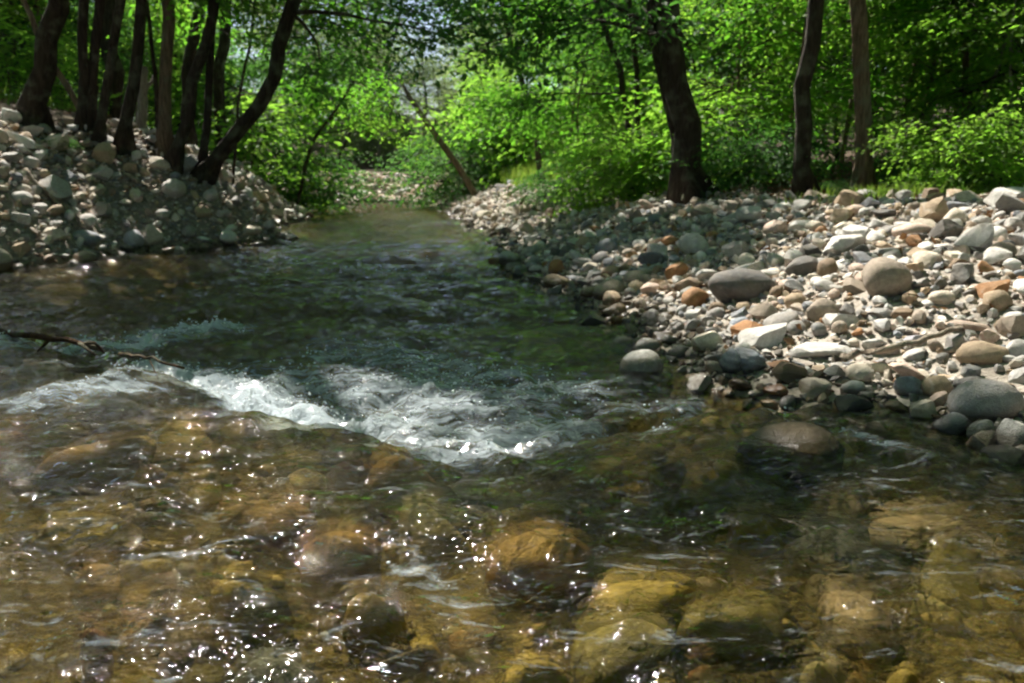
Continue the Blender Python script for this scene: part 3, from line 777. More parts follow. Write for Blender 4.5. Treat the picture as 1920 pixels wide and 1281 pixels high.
# ---- stones on the creek bed
BED = [
 (750, 858, 190, 60, 'amber', 'long orange-tan boulder just under the water below the whitest foam', 'the orange-tan foam boulder', .02),
 (800, 958, 190, 90, 'pale yellow', 'pale yellow submerged boulder below the foam tongue', 'the pale yellow boulder', .03),
 (1012, 1010, 270, 140, 'amber', 'biggest amber boulder under the water in mid creek', 'the biggest amber boulder', .02),
 (1195, 1100, 270, 120, 'golden', 'golden-brown submerged boulder in front of the biggest amber one', 'the golden-brown boulder', .03),
 (640, 1005, 210, 100, 'amber', 'brown-amber submerged boulder beside the pale yellow one', 'the brown-amber boulder', .03),
 (480, 1085, 220, 130, 'golden', 'broad yellow-olive submerged boulder off the glinting water', 'the yellow-olive boulder', .03),
 (700, 1120, 160, 70, 'golden', 'small golden boulder behind the splash of white glints', 'the small golden boulder', .05),
 (350, 1170, 160, 90, 'tan', 'tan submerged boulder before the yellow-olive one', 'the tan submerged boulder', .05),
 (175, 1187, 80, 36, 'red-brown', 'small orange-red stone under water near the lower corner', 'the orange-red stone', .06),
 (1245, 868, 100, 46, 'red-brown', 'red-brown stone under the dark water off the stony bank', 'the red-brown stone', .02),
 (1745, 990, 280, 110, 'tan', 'wide tan shelf of rock under clear water near the stony bank', 'the wide tan shelf', .09),
 (1175, 1190, 270, 100, 'olive', 'olive submerged boulder before the golden-brown one', 'the olive boulder', .05),
 (520, 1248, 240, 90, 'blue-grey', 'blue-grey submerged boulder at the very front of the creek', 'the blue-grey bed boulder', .05),
 (1545, 1258, 120, 60, 'pale yellow', 'pale yellow stone under water at the very front', 'the pale front stone', .05),
 (1700, 1266, 110, 50, 'golden', 'golden stone under water beside the pale front stone', 'the golden front stone', .05),
 (1410, 960, 150, 60, 'golden', 'golden stone under streaked water between amber boulder and shelf', 'the streaked golden stone', .05),
 (1350, 905, 130, 50, 'olive', 'olive stone under the water below the wet domed boulder', 'the olive dome stone', .04),
 (170, 830, 230, 70, 'amber', 'amber boulder under thin water below the snagged branch', 'the amber branch boulder', .0),
 (290, 695, 190, 44, 'amber', 'amber ledge under the water at the tip of the snagged branch', 'the amber ledge', .0),
 (90, 675, 130, 36, 'pale yellow', 'pale yellow stone under the snagged branch', 'the pale branch stone', .01),
 (470, 790, 200, 70, 'olive', 'olive boulder holding up the water before the foam line', 'the olive foam boulder', .0),
 (150, 950, 260, 110, 'golden', 'golden-olive boulder under the glints near the edge of view', 'the golden-olive boulder', .05),
 (1000, 1250, 200, 70, 'golden', 'golden cobble under water straight ahead at the very front', 'the golden front cobble', .05),
 (760, 1220, 180, 60, 'tan', 'tan cobble under water in front of the glint splash', 'the tan splash cobble', .06),
]
BMARK = []
bcell = []
for i, (cx, cy_, w, h, colr, lab, phr, dep) in enumerate(BED):
    P0 = G(cx, cy_, 0.0); wlv = 0.085 * float(near_side(P0[0], P0[1]))
    dep += 0.03; w *= .88; h *= .88
    P = G(cx, cy_, wlv - dep - 0.02)
    hw = 0.5 * w * P[1] / F; hd = min(hw * 0.85, 0.5 * h * P[1] / F / max(0.25, (CAM_H / math.hypot(P[1], 1))))
    gzv = float(ground_z(P[0], P[1])); hz = max(0.05, (wlv - dep - gzv) * 0.6)
    top = wlv - dep - 0.005
    o = put_stone('submerged_boulder', ROCK_U[i % 14], (P[0], P[1], top - hz), (hw, max(hd, 0.6 * hw), hz), (0, 0, random.uniform(-.3, .3)), colr)
    tag(o, lab, 'boulder', GRP_B); BMARK.append((P[0], P[1], 0, phr, False)); bcell.append((P[0], P[1], hw * .9))
# domed wet boulder that breaks the surface
P = G(1490, 868, 0.0)
o = put_stone('boulder', ROCK[4], (P[0], P[1] + 0.05, 0.008), (0.20, 0.17, 0.12), (0, 0, 0.2), 'dark brown')
tag(o, 'dark domed boulder with water sheeting over it off the stony bank', 'boulder', GRP_B)
bcell.append((P[0], P[1], .19)); BMARK.append((P[0], P[1], 0, 'the dark domed boulder', False))
nb = 0
bed_palette = ['amber'] * 3 + ['golden'] * 6 + ['olive'] * 7 + ['pale yellow'] * 2 + ['dark brown'] * 4 + ['tan'] * 3 + ['red-brown', 'blue-grey', 'taupe', 'grey']
for t in range(2600):
    y = 1.25 + 7.0 * rr.random() ** 1.5; x = rr.uniform(-0.70 * y - .3, min(0.70 * y + .3, float(Rf(y))))
    if sd1(x, y) > -0.12: continue
    r = 0.05 + 0.13 * rr.random() ** 1.7
    if any((x - a) ** 2 + (y - b_) ** 2 < ((r + c_) * 0.86) ** 2 for a, b_, c_ in bcell): continue
    bcell.append((x, y, r)); sc = (r * rr.uniform(.95, 1.35), r * rr.uniform(.8, 1.05), r * rr.uniform(.45, .8))
    g = float(ground_z(x, y)); top = 0.085 * float(near_side(x, y)) - 0.035 - 0.06 * rr.random()
    z = min(g + sc[2] * 0.5, top - sc[2])
    colr = rr.choice(bed_palette)
    o = put_stone('submerged_stone', ROCK_U[rr.randrange(14)], (x, y, z), sc, (rr.uniform(-.2, .2), rr.uniform(-.2, .2), rr.uniform(0, 6.28)), colr, rr.uniform(.8, 1.1))
    tag(o, describe(x, y, z, False, colr, 'large' if r > .12 else 'mid-sized' if r > .08 else 'small', shape_word(sc), 'bed stone', BMARK), 'stone', GRP_B); nb += 1
    if nb >= 260: break
npb = 4200
y = 1.1 + 11 * RNG.random(npb) ** 1.4; x = Lf(y) + (Rf(y) - Lf(y)) * RNG.random(npb)
r = 0.012 + 0.035 * RNG.random(npb) ** 2
V, Fc, Cc = stone_mass('', TINY, ICO[1][1], np.column_stack([x, y, ground_z(x, y) + r * .3]), np.stack([r * 1.25, r, r * .7], 1), col_arr([rr.choice(bed_palette) for _ in range(npb)], RNG), None, RNG)
tag(mesh_obj('bed_gravel', V, Fc, M_BEDGRAVEL, col=Cc), 'olive and golden gravel covering the creek bed', 'gravel', kind='stuff')

# water swells over the domed boulder and shallow stones
for (bx, by, br) in [(P[0], P[1] + .05, .2)] + [(b_[0], b_[1], .22) for b_ in BMARK[:8]]:
    d = np.hypot(WX - bx, WY - by); wz = wz + 0.012 * np.exp(-(d / br) ** 2)
nr = len(rows)
ii = (np.arange(nr - 1)[:, None] * NCOL + np.arange(NCOL - 1)[None, :]).ravel()
wq = np.stack([ii, ii + 1, ii + NCOL + 1, ii + NCOL], 1)
water = mesh_obj('water', np.stack([WX, WY, wz], -1).reshape(-1, 3), wq, M_WATER, attrs={'foam': wf.ravel(), 'ripple': ripple.ravel()})
tag(water, 'clear shallow creek water with a white riffle', 'water', kind='structure')

# droplets and foam flecks thrown up along the riffle
ci = RNG.integers(0, WX.size, 260000); fv = wf.ravel()[ci]
ci = ci[RNG.random(len(ci)) < np.clip(fv - .25, 0, 1) ** 1.5 * 0.35][:2600]
fx, fy, fz = WX.ravel()[ci] + RNG.normal(0, .01, len(ci)), WY.ravel()[ci] + RNG.normal(0, .01, len(ci)), wz.ravel()[ci] + RNG.exponential(.012, len(ci)) - .003
fr_ = RNG.uniform(.0018, .0062, len(ci)) * (0.6 + fy / 7)
mflk, ntf, outf = new_mat('foam_bubble'); bf = NB(ntf); bsf = bf.n('BsdfPrincipled'); bsf.inputs['Base Color'].default_value = (.86, .89, .91, 1); bsf.inputs['Roughness'].default_value = .12
bf.l(bsf.outputs[0], outf.inputs[0])
V, Fc, Cc = stone_mass('', TINY, ICO[1][1], np.column_stack([fx, fy, fz]), np.stack([fr_ * 1.2, fr_, fr_ * .8], 1), np.ones((len(ci), 3)), None, RNG)
tag(mesh_obj('foam_flecks', V, Fc, mflk), 'white bubbles and droplets along the riffle', 'foam', kind='stuff')

# ------------------------------------------------------------------ trees
def tube(path, radii, sides=10, jit=0.0, rg=None, cap=True):
    path = np.asarray(path, float); n = len(path)
    T = np.gradient(path, axis=0); T /= np.linalg.norm(T, axis=1)[:, None] + 1e-9
    ref = np.array([1.0, 0.2, 0.1]);
    N = np.cross(T, ref); N /= np.linalg.norm(N, axis=1)[:, None] + 1e-9; B = np.cross(T, N)
    a = np.linspace(0, 2 * np.pi, sides, endpoint=False)
    rad = np.asarray(radii, float); rad = rad if rad.ndim == 2 else rad[:, None] * np.ones((n, sides))
    if jit and rg is not None: rad = rad * (1 + jit * rg.normal(size=(n, sides)))
    V = path[:, None, :] + rad[..., None] * (np.cos(a)[None, :, None] * N[:, None, :] + np.sin(a)[None, :, None] * B[:, None, :])
    V = V.reshape(-1, 3); Q = []
    i, j = np.meshgrid(np.arange(n - 1), np.arange(sides), indexing='ij'); i = i.ravel(); j = j.ravel(); k = (j + 1) % sides
    Q = np.stack([i * sides + j, i * sides + k, (i + 1) * sides + k, (i + 1) * sides + j], 1)
    tri = np.zeros((0, 3), int)
    if cap:
        c0 = len(V); V = np.vstack([V, path[0], path[-1]]); j = np.arange(sides); k = (j + 1) % sides; b_ = (n - 1) * sides
        tri = np.vstack([np.stack([k, j, np.full(sides, c0)], 1), np.stack([b_ + j, b_ + k, np.full(sides, c0 + 1)], 1)])
    return V, Q, tri
def resample(pts, n):
    pts = np.asarray(pts, float); d = np.concatenate([[0], np.cumsum(np.linalg.norm(np.diff(pts, axis=0), axis=1))])
    # Catmull-like smoothing through interpolation of a densified polyline
    t = np.linspace(0, d[-1], n); out = np.stack([np.interp(t, d, pts[:, k]) for k in range(3)], 1)
    for _ in range(3): out[1:-1] = 0.25 * out[:-2] + 0.5 * out[1:-1] + 0.25 * out[2:]
    return out

def spray_template(seed, leaf, dens=1.0):
    rg = np.random.default_rng(seed); P, D, Nn, L = [], [], [], []
    def put(p, d, n): P.append(p); D.append(d); Nn.append(n); L.append(leaf * rg.uniform(0.7, 1.2))
    ts = np.linspace(0.12, 1.0, int(7 * dens)); sgn = 1
    for t in ts:
        base = np.array([t, 0, -0.22 * t * t]); sgn = -sgn
        ang = sgn * rg.uniform(0.6, 1.05); ln = 0.62 * (1.05 - 0.7 * t) * rg.uniform(0.7, 1.2)
        dv = np.array([math.cos(ang), math.sin(ang), rg.uniform(-.25, .05)])
        m = max(2, int(ln / (0.085 / dens)))
        for k in range(m):
            q = base + dv * ln * (k + 0.6) / m + np.array([0, 0, -0.12 * ((k + .6) / m) ** 2])
            a2 = ang + (1 if k % 2 else -1) * rg.uniform(0.4, 0.95)
            d = np.array([math.cos(a2), math.sin(a2), rg.normal(-0.25, 0.25)]); d /= np.linalg.norm(d)
            n = np.array([rg.normal(0, .35), rg.normal(0, .35), 1.0]); n -= d * (n @ d); n /= np.linalg.norm(n)
            put(q + rg.normal(0, 0.02, 3), d, n)
    P, D, Nn, L = map(np.array, (P, D, Nn, L))
    S = np.cross(Nn, D); l = L[:, None]
    if leaf <= 0.105:      # near foliage: six-cornered leaf folded along its midrib
        lv = np.stack([P, P + D * l * .30 + S * l * .25 + Nn * l * .07, P + D * l * .65 + S * l * .22 + Nn * l * .06, P + D * l, P + D * l * .65 - S * l * .22 + Nn * l * .06, P + D * l * .30 - S * l * .25 + Nn * l * .07], 1)
        lv[:, 3, 2] -= L * 0.14
        return lv
    leafv = np.stack([P, P + D * l * .45 + S * l * .33 + Nn * l * .10, P + D * l, P + D * l * .45 - S * l * .33 + Nn * l * .10], 1)
    leafv[:, 2, 2] -= L * 0.12
    return leafv            # (n, 4, 3)
SPRAY = {k: [spray_template(k * 10 + i, lf, de) for i in range(4)] for k, lf, de in ((1, 0.10, 1.15), (2, 0.135, 0.9), (3, 0.19, 0.78), (4, 0.062, 1.7))}

# where direct sun reaches the ground through gaps in the canopy: centre, radii, share of leaves kept
GAPS = [(2.7, 5.0, 2.2, 1.35, 0), (-5.5, 9.8, 1.5, 1.2, 0), (-5.4, 17.6, 1.2, 1.8, .0), (-6.0, 32.3, 4.0, 1.6, .0), (4.6, 6.9, 1.8, 1.1, .03), (6.4, 7.4, 2.8, 2.2, .03), (0.8, 7.4, .75, 0.4, .0), (-0.2, 19.5, 1.9, 3.4, 0), (2.2, 26, 5.5, 6.0, .03),
        (-4.3, 11.6, 1.0, .7, .05), (-7.0, 33, 7, 3.5, .02), (0.0, 13.3, .7, .5, .1), (2.6, 8.6, .6, .35, .1),
        (-1.6, 3.7, 1.1, .6, 0), (-0.1, 3.3, .7, .45, .15),
        (5.5, 10, 3.0, 2.0, .06), (8, 13, 5, 4, .05), (-9.5, 16, 4, 5, .06), (-1.5, 11, 1.0, 1.0, .4), (-12, 24, 5, 5, .1)]
for (px_, py_, r_x) in ((1207, 690, .36), (1400, 640, .4), (480, 1085, .30), (1010, 1010, .34), (1195, 1105, .34), (800, 955, .26), (1740, 1000, .42), (1640, 1150, .30), (350, 1170, .22), (140, 950, .32), (60, 1140, .25), (1000, 1250, .25),
                        (780, 1110, .22), (160, 860, .34), (560, 960, .20), (1850, 1120, .3), (1390, 935, .22), (1240, 1200, .22), (200, 1230, .25), (100, 690, .5), (750, 858, .22), (1100, 910, .22), (1500, 855, .22), (940, 1115, .16)):
    g0 = G(px_, py_, .05); GAPS.append((g0[0], g0[1], r_x * 1.35, r_x * 1.2, .02))
def in_gap(x, y, z, pad=0.0, n=99, share=1.0):
    gx = x - (z - .4) * sx; gy = y - (z - .4) * sy
    return any(((gx - cx) / (rx + pad)) ** 2 + ((gy - cy_) / (ry + pad)) ** 2 < 1 for (cx, cy_, rx, ry, sh) in GAPS[:n] if sh <= share)
sx, sy = SUN.x / SUN.z, SUN.y / SUN.z
def keep_mask(P, rg, base=1.0):
    gx = P[:, 0] - (P[:, 2] - 0.4) * sx; gy = P[:, 1] - (P[:, 2] - 0.4) * sy
    k = np.full(len(P), base)
    wob = 1 + 0.45 * n2(gx, gy, 1.3, 2, 77) + 0.5 * n2(gx, gy, 4.5, 2, 79)
    for (cx, cy_, rx, ry, sh) in GAPS:
        d = np.sqrt(((gx - cx) / rx) ** 2 + ((gy - cy_) / ry) ** 2) * wob
        k = np.minimum(k, sh + (base - sh) * sstep(0.85, 1.2, d))
    k = np.where((sdist(P[:, 0], P[:, 1]) < 0.4) & (P[:, 2] > 4.0) & (P[:, 1] > 16.5), k * .22, k)
    return rg.random(len(P)) < k

def crown_mesh(name, origins, dirs, scales, kind, rg, cull=False, some=0.0, leafmat=M_LEAF, origin=(0, 0, 0), mesh_only=False, parent=None):
    """sprays at origins, each pointing along dirs"""
    n = len(origins); d = dirs / (np.linalg.norm(dirs, axis=1)[:, None] + 1e-9)
    up = np.tile([0, 0, 1.0], (n, 1)) + rg.normal(0, .22, (n, 3))
    s = np.cross(up, d); s /= np.linalg.norm(s, axis=1)[:, None] + 1e-9; u_ = np.cross(d, s)
    M = np.stack([d, s, u_], 2)                       # columns
    Vs = []; tw = []
    pick = rg.integers(0, 4, n)
    for t in range(4):
        m = pick == t
        if not m.any(): continue
        T = SPRAY[kind][t]
        V = np.einsum('mij,nkj->mnki', M[m] * scales[m][:, None, None], T) + origins[m][:, None, None, :]
        Vs.append(V.reshape(-1, T.shape[1], 3))
    V = np.concatenate(Vs)
    if cull: V = V[keep_mask(V.mean(1), rg) | (rg.random(len(V)) < some)]
    m_ = V.shape[1]
    V = V.reshape(-1, 3) - np.asarray(origin)
    q = np.arange(len(V)).reshape(-1, m_)
    tri = np.concatenate([q[:, [0, 1, 2]], q[:, [0, 2, 3]]] + ([q[:, [0, 3, 4]], q[:, [0, 4, 5]]] if m_ == 6 else []))
    # twig blades
    tip = origins + d * scales[:, None] * 0.95 - np.array([0, 0, .2]) * scales[:, None]
    w = 0.006 * scales[:, None] * s * 1.6
    w2 = 0.006 * scales[:, None] * u_ * 1.6
    tv = np.stack([origins - w, origins + w, origins + w2 * 1.7, tip], 1).reshape(-1, 3) - np.asarray(origin)
    tq = np.arange(len(tv)).reshape(-1, 4) + len(V)
    tt = np.concatenate([tq[:, [0, 1, 3]], tq[:, [1, 2, 3]], tq[:, [2, 0, 3]]])
    Vall = np.vstack([V, tv]); Fall = np.vstack([tri, tt])
    mi = np.concatenate([np.zeros(len(tri), int), np.ones(len(tt), int)])
    return mesh_obj(name, Vall, Fall, [leafmat, M_BARK], parent=parent, midx=mi, smooth=False, mesh_only=mesh_only)

def limb_path(p0, az, el, ln, rg, n=7, lift=0.15):
    pts = [np.array(p0, float)]; d = np.array([math.cos(az) * math.cos(el), math.sin(az) * math.cos(el), math.sin(el)])
    for k in range(n - 1):
        d = d + rg.normal(0, .10, 3) + np.array([0, 0, lift / n]); d /= np.linalg.norm(d)
        pts.append(pts[-1] + d * ln / (n - 1))
    return np.array(pts)

def build_tree(name, label, path, r0, group=None, cat='tree', bark=M_BARK, n_limbs=7, limb_from=0.35, limb_len=(1.8, 3.6), sprays=26, kind=2,
               seed=0, flare=1.5, crown=True, leafmat=M_LEAF, low=(), taper=0.45, sides=12, cull=True):
    """path: trunk points in world space. low: (height, azimuth, elevation, length, sprays) of extra low leafy limbs"""
    rg = np.random.default_rng(seed + 1000)
    P = resample(path, 26)
    h = np.concatenate([[0], np.cumsum(np.linalg.norm(np.diff(P, axis=0), axis=1))]); H = h[-1]
    P[1:-1] += rg.normal(0, 0.25 * r0, (24, 3)) * np.array([1, 1, 0])
    rad = r0 * (1 - (1 - taper) * (h / H)) * (1 + (flare - 1) * np.exp(-h / (2.2 * r0)))
    root = empty(name, tuple(P[0])); o0 = P[0].copy()
    sides = 20; ang = np.linspace(0, 2 * np.pi, sides, endpoint=False)
    flute = sum(a_ * np.cos(k_ * ang + rg.uniform(0, 6.28)) for k_, a_ in ((2, .06), (3, .07), (5, .05), (7, .035)))
    lobes = np.maximum(0, np.cos(rg.integers(4, 6) * ang + rg.uniform(0, 6.28))) + .5 * np.maximum(0, np.cos(3 * ang + rg.uniform(0, 6.28)))
    rmat = rad[:, None] * 0.88 * (1 + flute[None, :] * (1 + .5 * np.sin(h / H * 9)[:, None]) + 0.55 * np.exp(-h / (1.6 * r0))[:, None] * lobes[None, :])
    V, Q, T = tube(P - o0, rmat, sides, 0.03, rg)
    trunk_o = mesh_obj('trunk', V, [Q, T], bark, parent=root)
    org, dr = [], []
    limbs = []; lorg, ldr = [], []
    for k in range(n_limbs):
        t = limb_from + (0.99 - limb_from) * (k + rg.random() * .8) / max(1, n_limbs)
        i = min(25, int(t * 25)); az = 2.4 * k + rg.uniform(-.6, .6); el = rg.uniform(0.15, 0.75)
        limbs.append((P[i], az, el, rg.uniform(*limb_len) * (1.15 - .4 * t), sprays, rad[i] * 0.5, False))
    for (hh, az, el, ln, ns_) in low:
        i = int(np.argmin(np.abs((P[:, 2] - P[0, 2]) - hh))); limbs.append((P[i], az, el, ln, int(ns_ * 1.5), min(0.035, rad[i] * 0.4), True))
    for (p0, az, el, ln, ns_, rl, is_low) in limbs:
        L = limb_path(p0, az, el, ln, rg)
        if cull and in_gap(*L[4], 0, 99, .06): continue
        V, Q, T = tube(L - o0, np.linspace(rl, rl * 0.25, len(L)), 6)
        mesh_obj('limb', V, [Q, T], bark, parent=trunk_o)
        t = rg.uniform(0.22, 1.0, ns_) ** 0.8
        j = t * (len(L) - 1); a = np.minimum(j.astype(int), len(L) - 2); f = (j - a)[:, None]
        c = L[a] * (1 - f) + L[a + 1] * f
        d0 = L[-1] - L[0]; d0[2] = 0; d0 /= np.linalg.norm(d0) + 1e-9
        dd = d0 + rg.normal(0, 0.75, (ns_, 3)); dd[:, 2] = rg.normal(-0.02, 0.22, ns_)
        spread = 0.13 * ln
        (lorg if is_low else org).append(c + rg.normal(0, 1, (ns_, 3)) * spread * np.array([1, 1, .75])); (ldr if is_low else dr).append(dd)
    if lorg:
        lo_, ld_ = np.concatenate(lorg), np.concatenate(ldr)
        crown_mesh('low_foliage', lo_, ld_, rg.uniform(0.7, 1.2, len(lo_)), 1, rg, cull=cull, some=.28, leafmat=(M_LEAF, M_LEAFY, M_LEAFD, M_LEAF)[seed // 13 % 4], origin=o0, parent=root)
    if crown and org:
        org = np.concatenate(org); dr = np.concatenate(dr)
        crown_mesh('crown', org, dr, rg.uniform(0.7, 1.35, len(org)), kind, rg, cull=cull, leafmat=leafmat, origin=o0, parent=root)
    tag(root, label, cat, group)
    return root

def trunk_path(px, Y, H, dY=0.0, lean_keep=0.6):
    """px: photograph points up the trunk, base first; carried on upward beyond the frame to height H"""
    n = len(px); pts = [at(x, y, Y + dY * k / max(1, n - 1)) for k, (x, y) in enumerate(px)]
    b0 = pts[0].copy(); g = float(ground_z(b0[0], b0[1])) - 0.12
    pts[0] = np.array([b0[0], b0[1], g]) if abs(g - b0[2]) < 0.5 else np.array([b0[0], b0[1], g])
    d = pts[-1] - pts[-2]; d /= np.linalg.norm(d)
    while pts[-1][2] < H:
        d = d * lean_keep + np.array([0, 0, 1]) * (1 - lean_keep); d /= np.linalg.norm(d); pts.append(pts[-1] + d * 1.5)
    return np.array(pts)
rpx = lambda w, Y: 0.5 * w * Y / F

GL = 'trees on the steep wooded bank'; GR = 'trees along the broad stony bank'
PI = math.pi
# (name, label, photograph points, depth, width px, height, options)
TREES = [
 ('bank_tree', 'thick dark leaning trunk beside the white boulder at the top of the steep bank', [(57, 232), (69, 114), (105, 0)], 11.0, 40, 12, GL, dict(low=[(2.6, 2.6, .2, 2.0, 16), (2.2, .4, .1, 1.8, 14)])),
 ('bank_tree', 'thin stem crossing behind the thick leaning trunk, tilted away from the creek', [(172, 243), (120, 150), (87, 95), (40, 0)], 11.8, 11, 7, GL, dict(bark=M_BARK2, n_limbs=4, limb_len=(1.0, 2.0), sprays=14)),
 ('bank_tree', 'straight dark trunk, first of the close pair on the steep bank', [(156, 244), (156, 120), (159, 0)], 12.6, 18, 11, GL, dict(low=[(3.0, 1.5, .2, 1.8, 14)])),
 ('bank_tree', 'straight dark trunk, second of the close pair on the steep bank', [(174, 246), (177, 120), (184, 0)], 12.2, 20, 12, GL, dict(low=[(2.3, .9, .1, 2.0, 16), (2.9, -1.2, .1, 1.7, 12)])),
 ('bank_tree', 'slim trunk leaning creekward in front of the close pair', [(181, 262), (211, 105), (235, 0)], 11.6, 18, 10, GL, {}),
 ('bank_tree', 'medium dark trunk with a slight lean beside the pale snag', [(231, 280), (252, 150), (266, 0)], 11.6, 25, 13, GL, dict(low=[(2.5, 0.6, .1, 2.2, 18), (2.2, -2.4, .1, 1.6, 12)])),
 ('bank_tree', 'brownish upright trunk behind the row on the steep bank', [(309, 284), (309, 120), (311, 0)], 14.0, 25, 13, GL, dict(bark=M_BARK2, low=[(3.4, 1.2, .2, 2.4, 20)])),
 ('bank_tree', 'very thin stem bending away beside the brownish upright trunk', [(298, 262), (288, 120), (275, 0)], 13.2, 8, 7, GL, dict(n_limbs=4, limb_len=(.9, 1.7), sprays=12)),
 ('bank_tree', 'slender dark trunk leaning creekward behind the small white box', [(325, 318), (365, 162), (401, 0)], 11.6, 23, 12, GL, dict(low=[(2.6, 1.0, .1, 2.2, 20), (2.9, -.6, .05, 2.0, 16)])),
 ('bank_tree', 'slender upright trunk rising from the clump at the bank edge', [(379, 322), (391, 170), (402, 0)], 11.9, 17, 11, GL, {}),
 ('bank_tree', 'big dark trunk leaning far out over the creek from the bank edge', [(374, 328), (446, 265), (487, 203), (528, 101), (556, 0)], 11.7, 31, 11, GL, dict(lean_keep=.85, flare=1.2, limb_from=.55, low=[(2.2, -.2, .0, 2.6, 26), (2.8, .6, .05, 2.8, 26), (2.5, 1.5, .05, 2.6, 24)])),
 ('bank_tree', 'wispy stem beside the big trunk that leans over the creek', [(425, 262), (445, 180), (468, 100), (480, 0)], 14.5, 7, 7, GL, dict(n_limbs=4, limb_len=(.9, 1.8), sprays=14)),
 ('bank_tree', 'thin leaning trunk over the far shaded water of the steep bank', [(598, 348), (640, 275), (690, 192), (722, 130)], 24, 7, 6, GL, dict(n_limbs=6, limb_len=(1.5, 3), sprays=26, low=[(2.4, .2, .1, 2.5, 24)])),
 ('bank_tree', 'second thin trunk leaning over the shaded water, closer in', [(548, 318), (582, 268), (632, 205), (668, 150)], 20, 7, 5.5, GL, dict(n_limbs=6, limb_len=(1.5, 3), sprays=26, low=[(2.0, .2, .1, 2.4, 24)])),
 ('bank_tree', 'big dark double-stemmed tree at the top of the stony bank', [(1300, 372), (1277, 250), (1262, 150), (1245, 20)], 10.6, 52, 13, GR, dict(flare=1.7, low=[(1.9, PI, .1, 2.2, 22), (2.6, -2.2, .1, 2.2, 22), (3.1, -.6, .1, 2.2, 22), (2.3, -1.3, .0, 1.5, 14)])),
 ('bank_tree', 'upright stem grown against the big dark double-stemmed tree', [(1280, 374), (1277, 260), (1225, 130), (1215, 0)], 10.9, 26, 11, GR, dict(low=[(2.4, PI, .15, 2.0, 20)])),
 ('bank_tree', 'thin dark trunk curving away over the narrow part of the stony bank', [(1190, 300), (1180, 215), (1168, 160), (1145, 75), (1112, 0)], 13.5, 13, 9, GR, dict(low=[(2.0, PI, .1, 2.0, 22), (2.6, -1.6, .1, 2.0, 20)])),
 ('bank_tree', 'slim dark trunk close behind the thin curving trunk', [(1200, 300), (1197, 200), (1192, 100), (1180, 0)], 14.2, 13, 9, GR, dict(low=[(2.3, -1.2, .1, 2.0, 22)])),
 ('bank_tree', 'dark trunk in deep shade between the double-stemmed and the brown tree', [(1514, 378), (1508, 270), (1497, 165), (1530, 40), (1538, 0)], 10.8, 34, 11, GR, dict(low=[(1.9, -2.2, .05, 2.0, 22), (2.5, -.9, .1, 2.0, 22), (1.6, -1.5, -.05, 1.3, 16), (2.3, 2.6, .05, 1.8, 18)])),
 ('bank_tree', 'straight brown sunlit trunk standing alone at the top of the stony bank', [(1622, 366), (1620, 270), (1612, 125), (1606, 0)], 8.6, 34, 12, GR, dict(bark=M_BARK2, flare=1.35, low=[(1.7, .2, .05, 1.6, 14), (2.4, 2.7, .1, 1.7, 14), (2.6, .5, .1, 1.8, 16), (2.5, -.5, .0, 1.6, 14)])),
 ('bank_tree', 'grey leaning trunk half hidden by leaves beyond the far gravel', [(1020, 290), (1003, 225), (983, 165), (960, 90), (945, 30)], 19, 12, 9, GR, dict(low=[(1.8, -2.0, .1, 2.2, 22)])),
]
for i, (nm, lab, px, Y, w, H, grp, kw) in enumerate(TREES):
    kw = dict(kw); lk = kw.pop('lean_keep', .6)
    hb = hit_ground(px[0][0], px[0][1], 6.5); Y = float(np.clip(hb[1], Y * .88, Y * 1.12)) if hb[1] < Y * 1.3 else Y; TREES[i] = (nm, lab, px, Y, w, H, grp, kw)

    build_tree(nm, lab, trunk_path(px, Y, H, lean_keep=lk), rpx(w, Y), grp, seed=i * 13, **kw)

# bare leaning dead trunk over the far water
rgd = np.random.default_rng(5)
Pd = np.array([at(895, 362, 23), at(860, 312, 23), at(818, 255, 23), at(775, 193, 23.2), at(757, 165, 23.3), at(747, 140, 23.4)])
Pd[0][2] = ground_z(Pd[0][0], Pd[0][1]) - .1
Pd = resample(Pd, 20); dead = empty('dead_tree', tuple(Pd[0]))
V, Q, T = tube(Pd - Pd[0], np.interp(np.linspace(0, 1, 20), [0, .7, 1], [rpx(13, 23), rpx(10, 23), rpx(5, 23)]), 9, .04, rgd); dead_trunk = mesh_obj('trunk', V, [Q, T], M_BARK2, parent=dead)
for (a, b_) in ((( 868, 325), (852, 300)), ((775, 193), (757, 178)), ((812, 246), (822, 205)), ((850, 300), (835, 310))):
    s0 = at(*a, 23.1); s1 = at(*b_, 22.9); V, Q, T = tube(np.linspace(s0, s1, 5) - Pd[0], np.linspace(rpx(5, 23), rpx(2, 23), 5), 6); mesh_obj('broken_branch', V, [Q, T], M_BARK, parent=dead_trunk)
tag(dead, 'bare dead trunk slanting up over the far end of the creek', 'tree')

# pale broken snag among the trunks of the steep bank
sp = np.array([at(266, 276, 13), at(267, 210, 13), at(270, 125, 13)]); sp[0][2] = ground_z(sp[0][0], sp[0][1]) - .1
sp = resample(sp, 14); snag = empty('snag', tuple(sp[0]))
V, Q, T = tube(sp - sp[0], np.linspace(rpx(20, 13), rpx(13, 13), 14), 10, .05, rgd); snag_trunk = mesh_obj('trunk', V, [Q, T], M_BARKP, parent=snag)
V, Q, T = tube(np.array([sp[9], sp[9] + [.12, .05, .1], sp[9] + [.2, .05, .28]]) - sp[0], [.04, .03, .012], 6); mesh_obj('broken_branch', V, [Q, T], M_BARKP, parent=snag_trunk)
tag(snag, 'pale bare snag standing among the dark trunks of the steep bank', 'snag')

